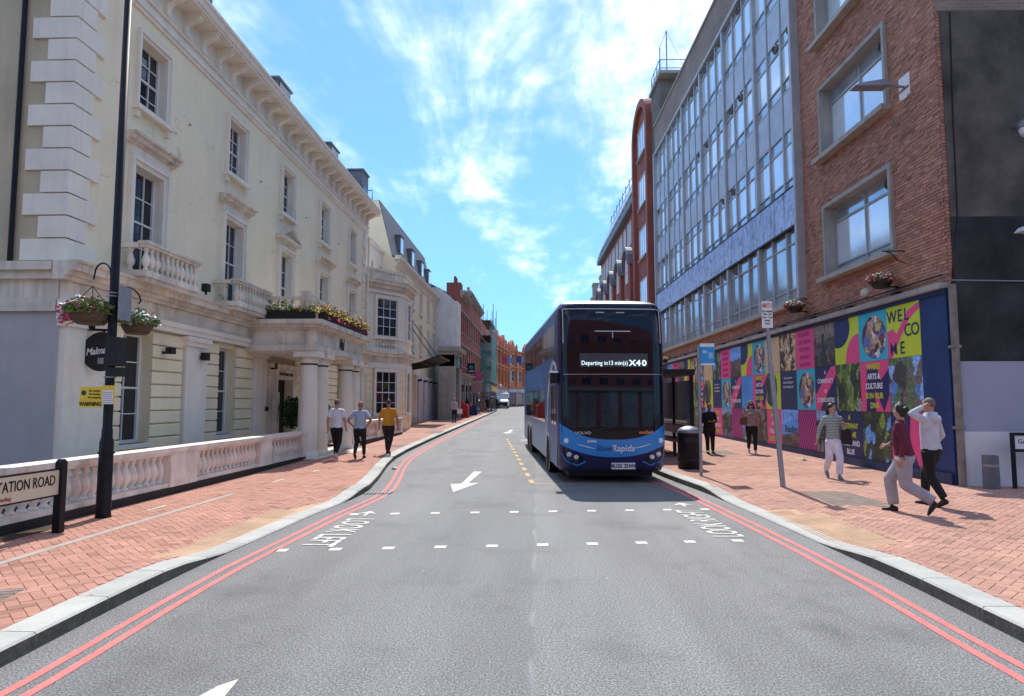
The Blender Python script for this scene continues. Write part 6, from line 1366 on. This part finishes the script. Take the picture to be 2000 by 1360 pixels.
# right pavement
stand = lambda: {'leg': {1: ((.10, -.03, .50), (.11, .0, .09), .0), -1: ((-.10, -.06, .50), (-.10, -.06, .09), .0)}, 'arm': {1: ((.25, .0, 1.13), (.10, -.22, 1.16)), -1: ((-.25, .0, 1.13), (-.08, -.22, 1.14))}}
dk = person('person in loose black clothes looking down at a phone by the hoarding', at(5.62, 22.2), R(8), 1.62, stand(), cl('black_top', (.010, .010, .012)), blk, mat('brown_shoe', (.09, .05, .035), .6), skn=skin_d, fat=1.28, loose=1.12, headfwd=.05, hairm=black)
ph = MB().box(-.035, .035, -.29, -.28, 1.08, 1.2).build('phone', blackmatt); ph.location = at(5.62, 22.2); ph.rotation_euler = (0, 0, R(8)); tag(ph, 'dark phone held by the person in black', 'phone')
sg, k, hy = person('woman in sunglasses and a mauve patterned top walking with a shoulder bag', at(7.02, 22.3), R(-12), 1.70, walk(1, arms={-1: ((-.27, .02, 1.16), (-.12, -.14, 1.30))}), cl('mauve_floral_top', (.30, .22, .22), fine=.35), blk, shoe_w, sleeve='short', fat=1.12, loose=1.05, hair='long', hairm=mat('hair_brown', (.05, .03, .02), .6, .3, 30))
MB().box(-.07*k, .07*k, (hy-.108)*k, (hy-.095)*k, 1.625*k, 1.665*k).build('sunglasses', busk, sg); s = MB(); s.tube([(-.07, hy+.02, 1.69), (-.078, hy+.0, 1.74), (0, hy+.0, 1.772), (.078, hy, 1.74), (.07, hy+.02, 1.69)], .018, 6); s.v = [(a*k, b*k, c*k) for a, b, c in s.v]; s.build('headband', mat('cream_cloth', (.5, .42, .33), .8), sg)
bg_ = thing('shoulder_bag', 'brown shoulder bag at the side of the woman in sunglasses', 'bag', at(7.02, 22.3), R(-12)); MB().prism([(-.38, .95), (-.16, .92), (-.15, 1.14), (-.2, 1.2), (-.36, 1.17)], -.10, .08, 'y').build('bag', mat('brown_leather', (.12, .05, .035), .5, .2, 8), bg_); MB().tube([(-.3, 0, 1.17), (-.2, -.06, 1.42), (-.14, .05, 1.44), (-.2, .1, 1.2)], .014, 6).build('strap', mat('brown_leather', (.12,.05,.035)), bg_)
# striped jumper
sm_ = bpy.data.materials.new('green_striped_knit'); sm_.use_nodes = True; n_, l_ = sm_.node_tree.nodes, sm_.node_tree.links; b_ = n_['Principled BSDF']; b_.inputs['Roughness'].default_value = .9
t_ = N(n_, 'ShaderNodeTexCoord'); w_ = N(n_, 'ShaderNodeTexWave', wave_type='BANDS', bands_direction='Z', inp={'Scale': 9.0, 'Distortion': .6, 'Detail': 1}); l_.new(t_.outputs['Object'], w_.inputs['Vector']); r_ = N(n_, 'ShaderNodeValToRGB'); e_ = r_.color_ramp.elements
e_[0].position = .4; e_[0].color = (.10, .17, .15, 1); e_[1].position = .6; e_[1].color = (.42, .44, .40, 1); l_.new(w_.outputs['Fac'], r_.inputs[0]); l_.new(r_.outputs[0], b_.inputs['Base Color'])
person('woman in a green striped jumper and white trousers walking towards the camera', at(6.74, 15.6), R(-4), 1.70, {'leg': {1: ((.09, -.14, .50), (.06, -.16, .10), .05), -1: ((-.09, .02, .49), (-.10, .22, .20), .7)}, 'arm': {-1: ((-.29, .03, 1.15), (-.34, .04, .91)), 1: ((.27, .05, 1.16), (.21, -.12, 1.27))}}, sm_, cl('white_denim', (.66, .63, .68)), mat('blue_grey_trainer', (.16, .2, .24), .6), hair='pony', hairm=mat('hair_dark_brown', (.035, .02, .013), .5, .3, 30), headyaw=R(38), loose=1.22, fat=.92)
bk = thing('black_shoulder_bag', 'black shoulder bag hanging behind the striped woman', 'bag', at(6.74, 15.6), R(-4)); MB().prism([(.18, .78), (.42, .76), (.45, 1.05), (.36, 1.14), (.22, 1.12)], .06, .18, 'y').build('bag', blackmatt, bk); MB().tube([(.24, .12, 1.12), (.17, .05, 1.46), (.2, -.07, 1.30)], .015, 6).build('strap', blackmatt, bk)
# the couple walking away at the end of the hoarding
grey_sw = cl('grey_marl_trousers', (.34, .30, .32)); bwn = mat('hair_near_black', (.018, .012, .01), .5, .3, 30)
w, k, hy = person('woman in a maroon jumper and wide grey trousers with headphones striding left', at(5.78, 10.85), R(-128), 1.70, {'leg': {-1: ((-.10, -.24, .52), (-.10, -.20, .09), .0), 1: ((.10, .02, .46), (.10, .40, .22), .95)}, 'arm': {1: ((.27, .06, 1.13), (.26, .0, .88)), -1: ((-.26, -.05, 1.15), (-.16, -.25, 1.08))}}, cl('maroon_knit', (.11, .012, .03)), grey_sw, shoe_d, hair='bun', hairm=bwn, loose=1.38, fat=1.12, headyaw=R(-32), lean=.06, vox=.014)
s = MB(); s.tube([(-.09, hy+.005, 1.63), (-.088, hy+.02, 1.72), (0, hy+.02, 1.785), (.088, hy+.02, 1.72), (.09, hy+.005, 1.63)], .012, 8).sphere((-.095, hy+.005, 1.625), .03, 10, 8, sc=(.5, 1, 1)).sphere((.095, hy+.005, 1.625), .03, 10, 8, sc=(.5, 1, 1)); ch_, sh_ = math.cos(R(-32)), math.sin(R(-32)); s.v = [((a*ch_-(b-hy)*sh_)*k, (a*sh_+(b-hy)*ch_+hy)*k, c*k) for a, b, c in s.v]; s.build('headphones', mat('cream_headphones', (.42, .38, .34), .5), w)
person('man in a light grey hoodie rubbing his head beside the maroon woman', at(6.60, 11.55), R(-150), 1.80, {'leg': {-1: ((-.09, -.16, .50), (-.09, -.18, .09), .0), 1: ((.09, .02, .49), (.09, .22, .15), .5)}, 'arm': {1: ((.33, -.10, 1.50), (.13, .0, 1.62)), -1: ((-.26, .04, 1.14), (-.22, -.12, .93))}}, cl('pale_grey_hoodie', (.50, .50, .55)), blk, shoe_d, hair='shaved', hairm=mat('hair_sandy_crop', (.17, .12, .08), .7), hood=True, fat=1.08, loose=1.1, face=False, vox=.014)
# distant pedestrians
person('distant pedestrian in a pale patterned shirt carrying a white bag up the left pavement', at(-5.95, 47.5), R(10), 1.72, walk(1), cl('pale_check_shirt', (.42, .38, .42), fine=.3), blk, shoe_d, vox=.03, hairm=mat('hair_grey', (.3, .28, .26), .7))
wb = MB().prism([(.22, .62), (.58, .6), (.56, .95), (.25, .95)], -.08, .08, 'y').build('carrier_bag', mat('white_plastic', (.7, .7, .7), .5)); wb.location = at(-5.95, 47.5); tag(wb, 'white carrier bag held by the distant pedestrian on the left pavement', 'bag')
person('distant walker in dark clothes with an orange bag further up the left pavement', at(-6.35, 60), R(170), 1.7, walk(-1), cl('dark_coat', (.02, .015, .02)), blk, shoe_d, vox=.03, face=False, hair='long')
ob = MB().prism([(.12, .95), (.42, .92), (.40, 1.25), (.16, 1.28)], -.15, .0, 'y').build('orange_bag', mat('orange_red_bag', (.6, .09, .05), .6)); ob.location = at(-6.35, 60); tag(ob, 'orange-red bag on the distant walker in dark clothes', 'bag')
for k_, (x, y, rz, lab, c_) in enumerate(((-6.35, 84, 20, 'dark figure standing under the scaffold', (.03, .02, .03)), (-5.95, 85.5, 160, 'pale topped figure under the scaffold', (.35, .28, .28)), (-5.75, 93, 0, 'dark figure beside the white van', (.02, .02, .025)))):
    person(lab, at(x, y), R(rz), 1.7, walk(1), cl('far_top_%d' % k_, c_), blk, shoe_d, vox=.04, face=False)
# boards outside the shops
rbd = thing('red_board', 'red sloping stall board outside the stone portal', 'board', (-6.55, 57.5, gz(-6.5, 57.5)), 0); MB().prism([(-.4, 0), (.55, 0), (.55, 1.05), (-.45, 1.75), (-.5, 1.6)], 0, .6, 'y').build('board', mat('board_red', (.5, .03, .03), .6), rbd)
MB().box(-.5, .6, .1, .5, 0, .12).build('base', blackmatt, rbd)
ab = thing('pavement_board', 'dark folding pavement board further along by the brick shop', 'board', (-6.2, 64, gz(-6.2, 64)), 0); MB().prism([(0, 0), (.05, 0), (.3, 1.0), (.27, 1.0)], -.35, .35, 'x').build('leaf', nav, ab); MB().prism([(.6, 0), (.55, 0), (.3, 1.0), (.33, 1.0)], -.35, .35, 'x').build('leaf', nav, ab)
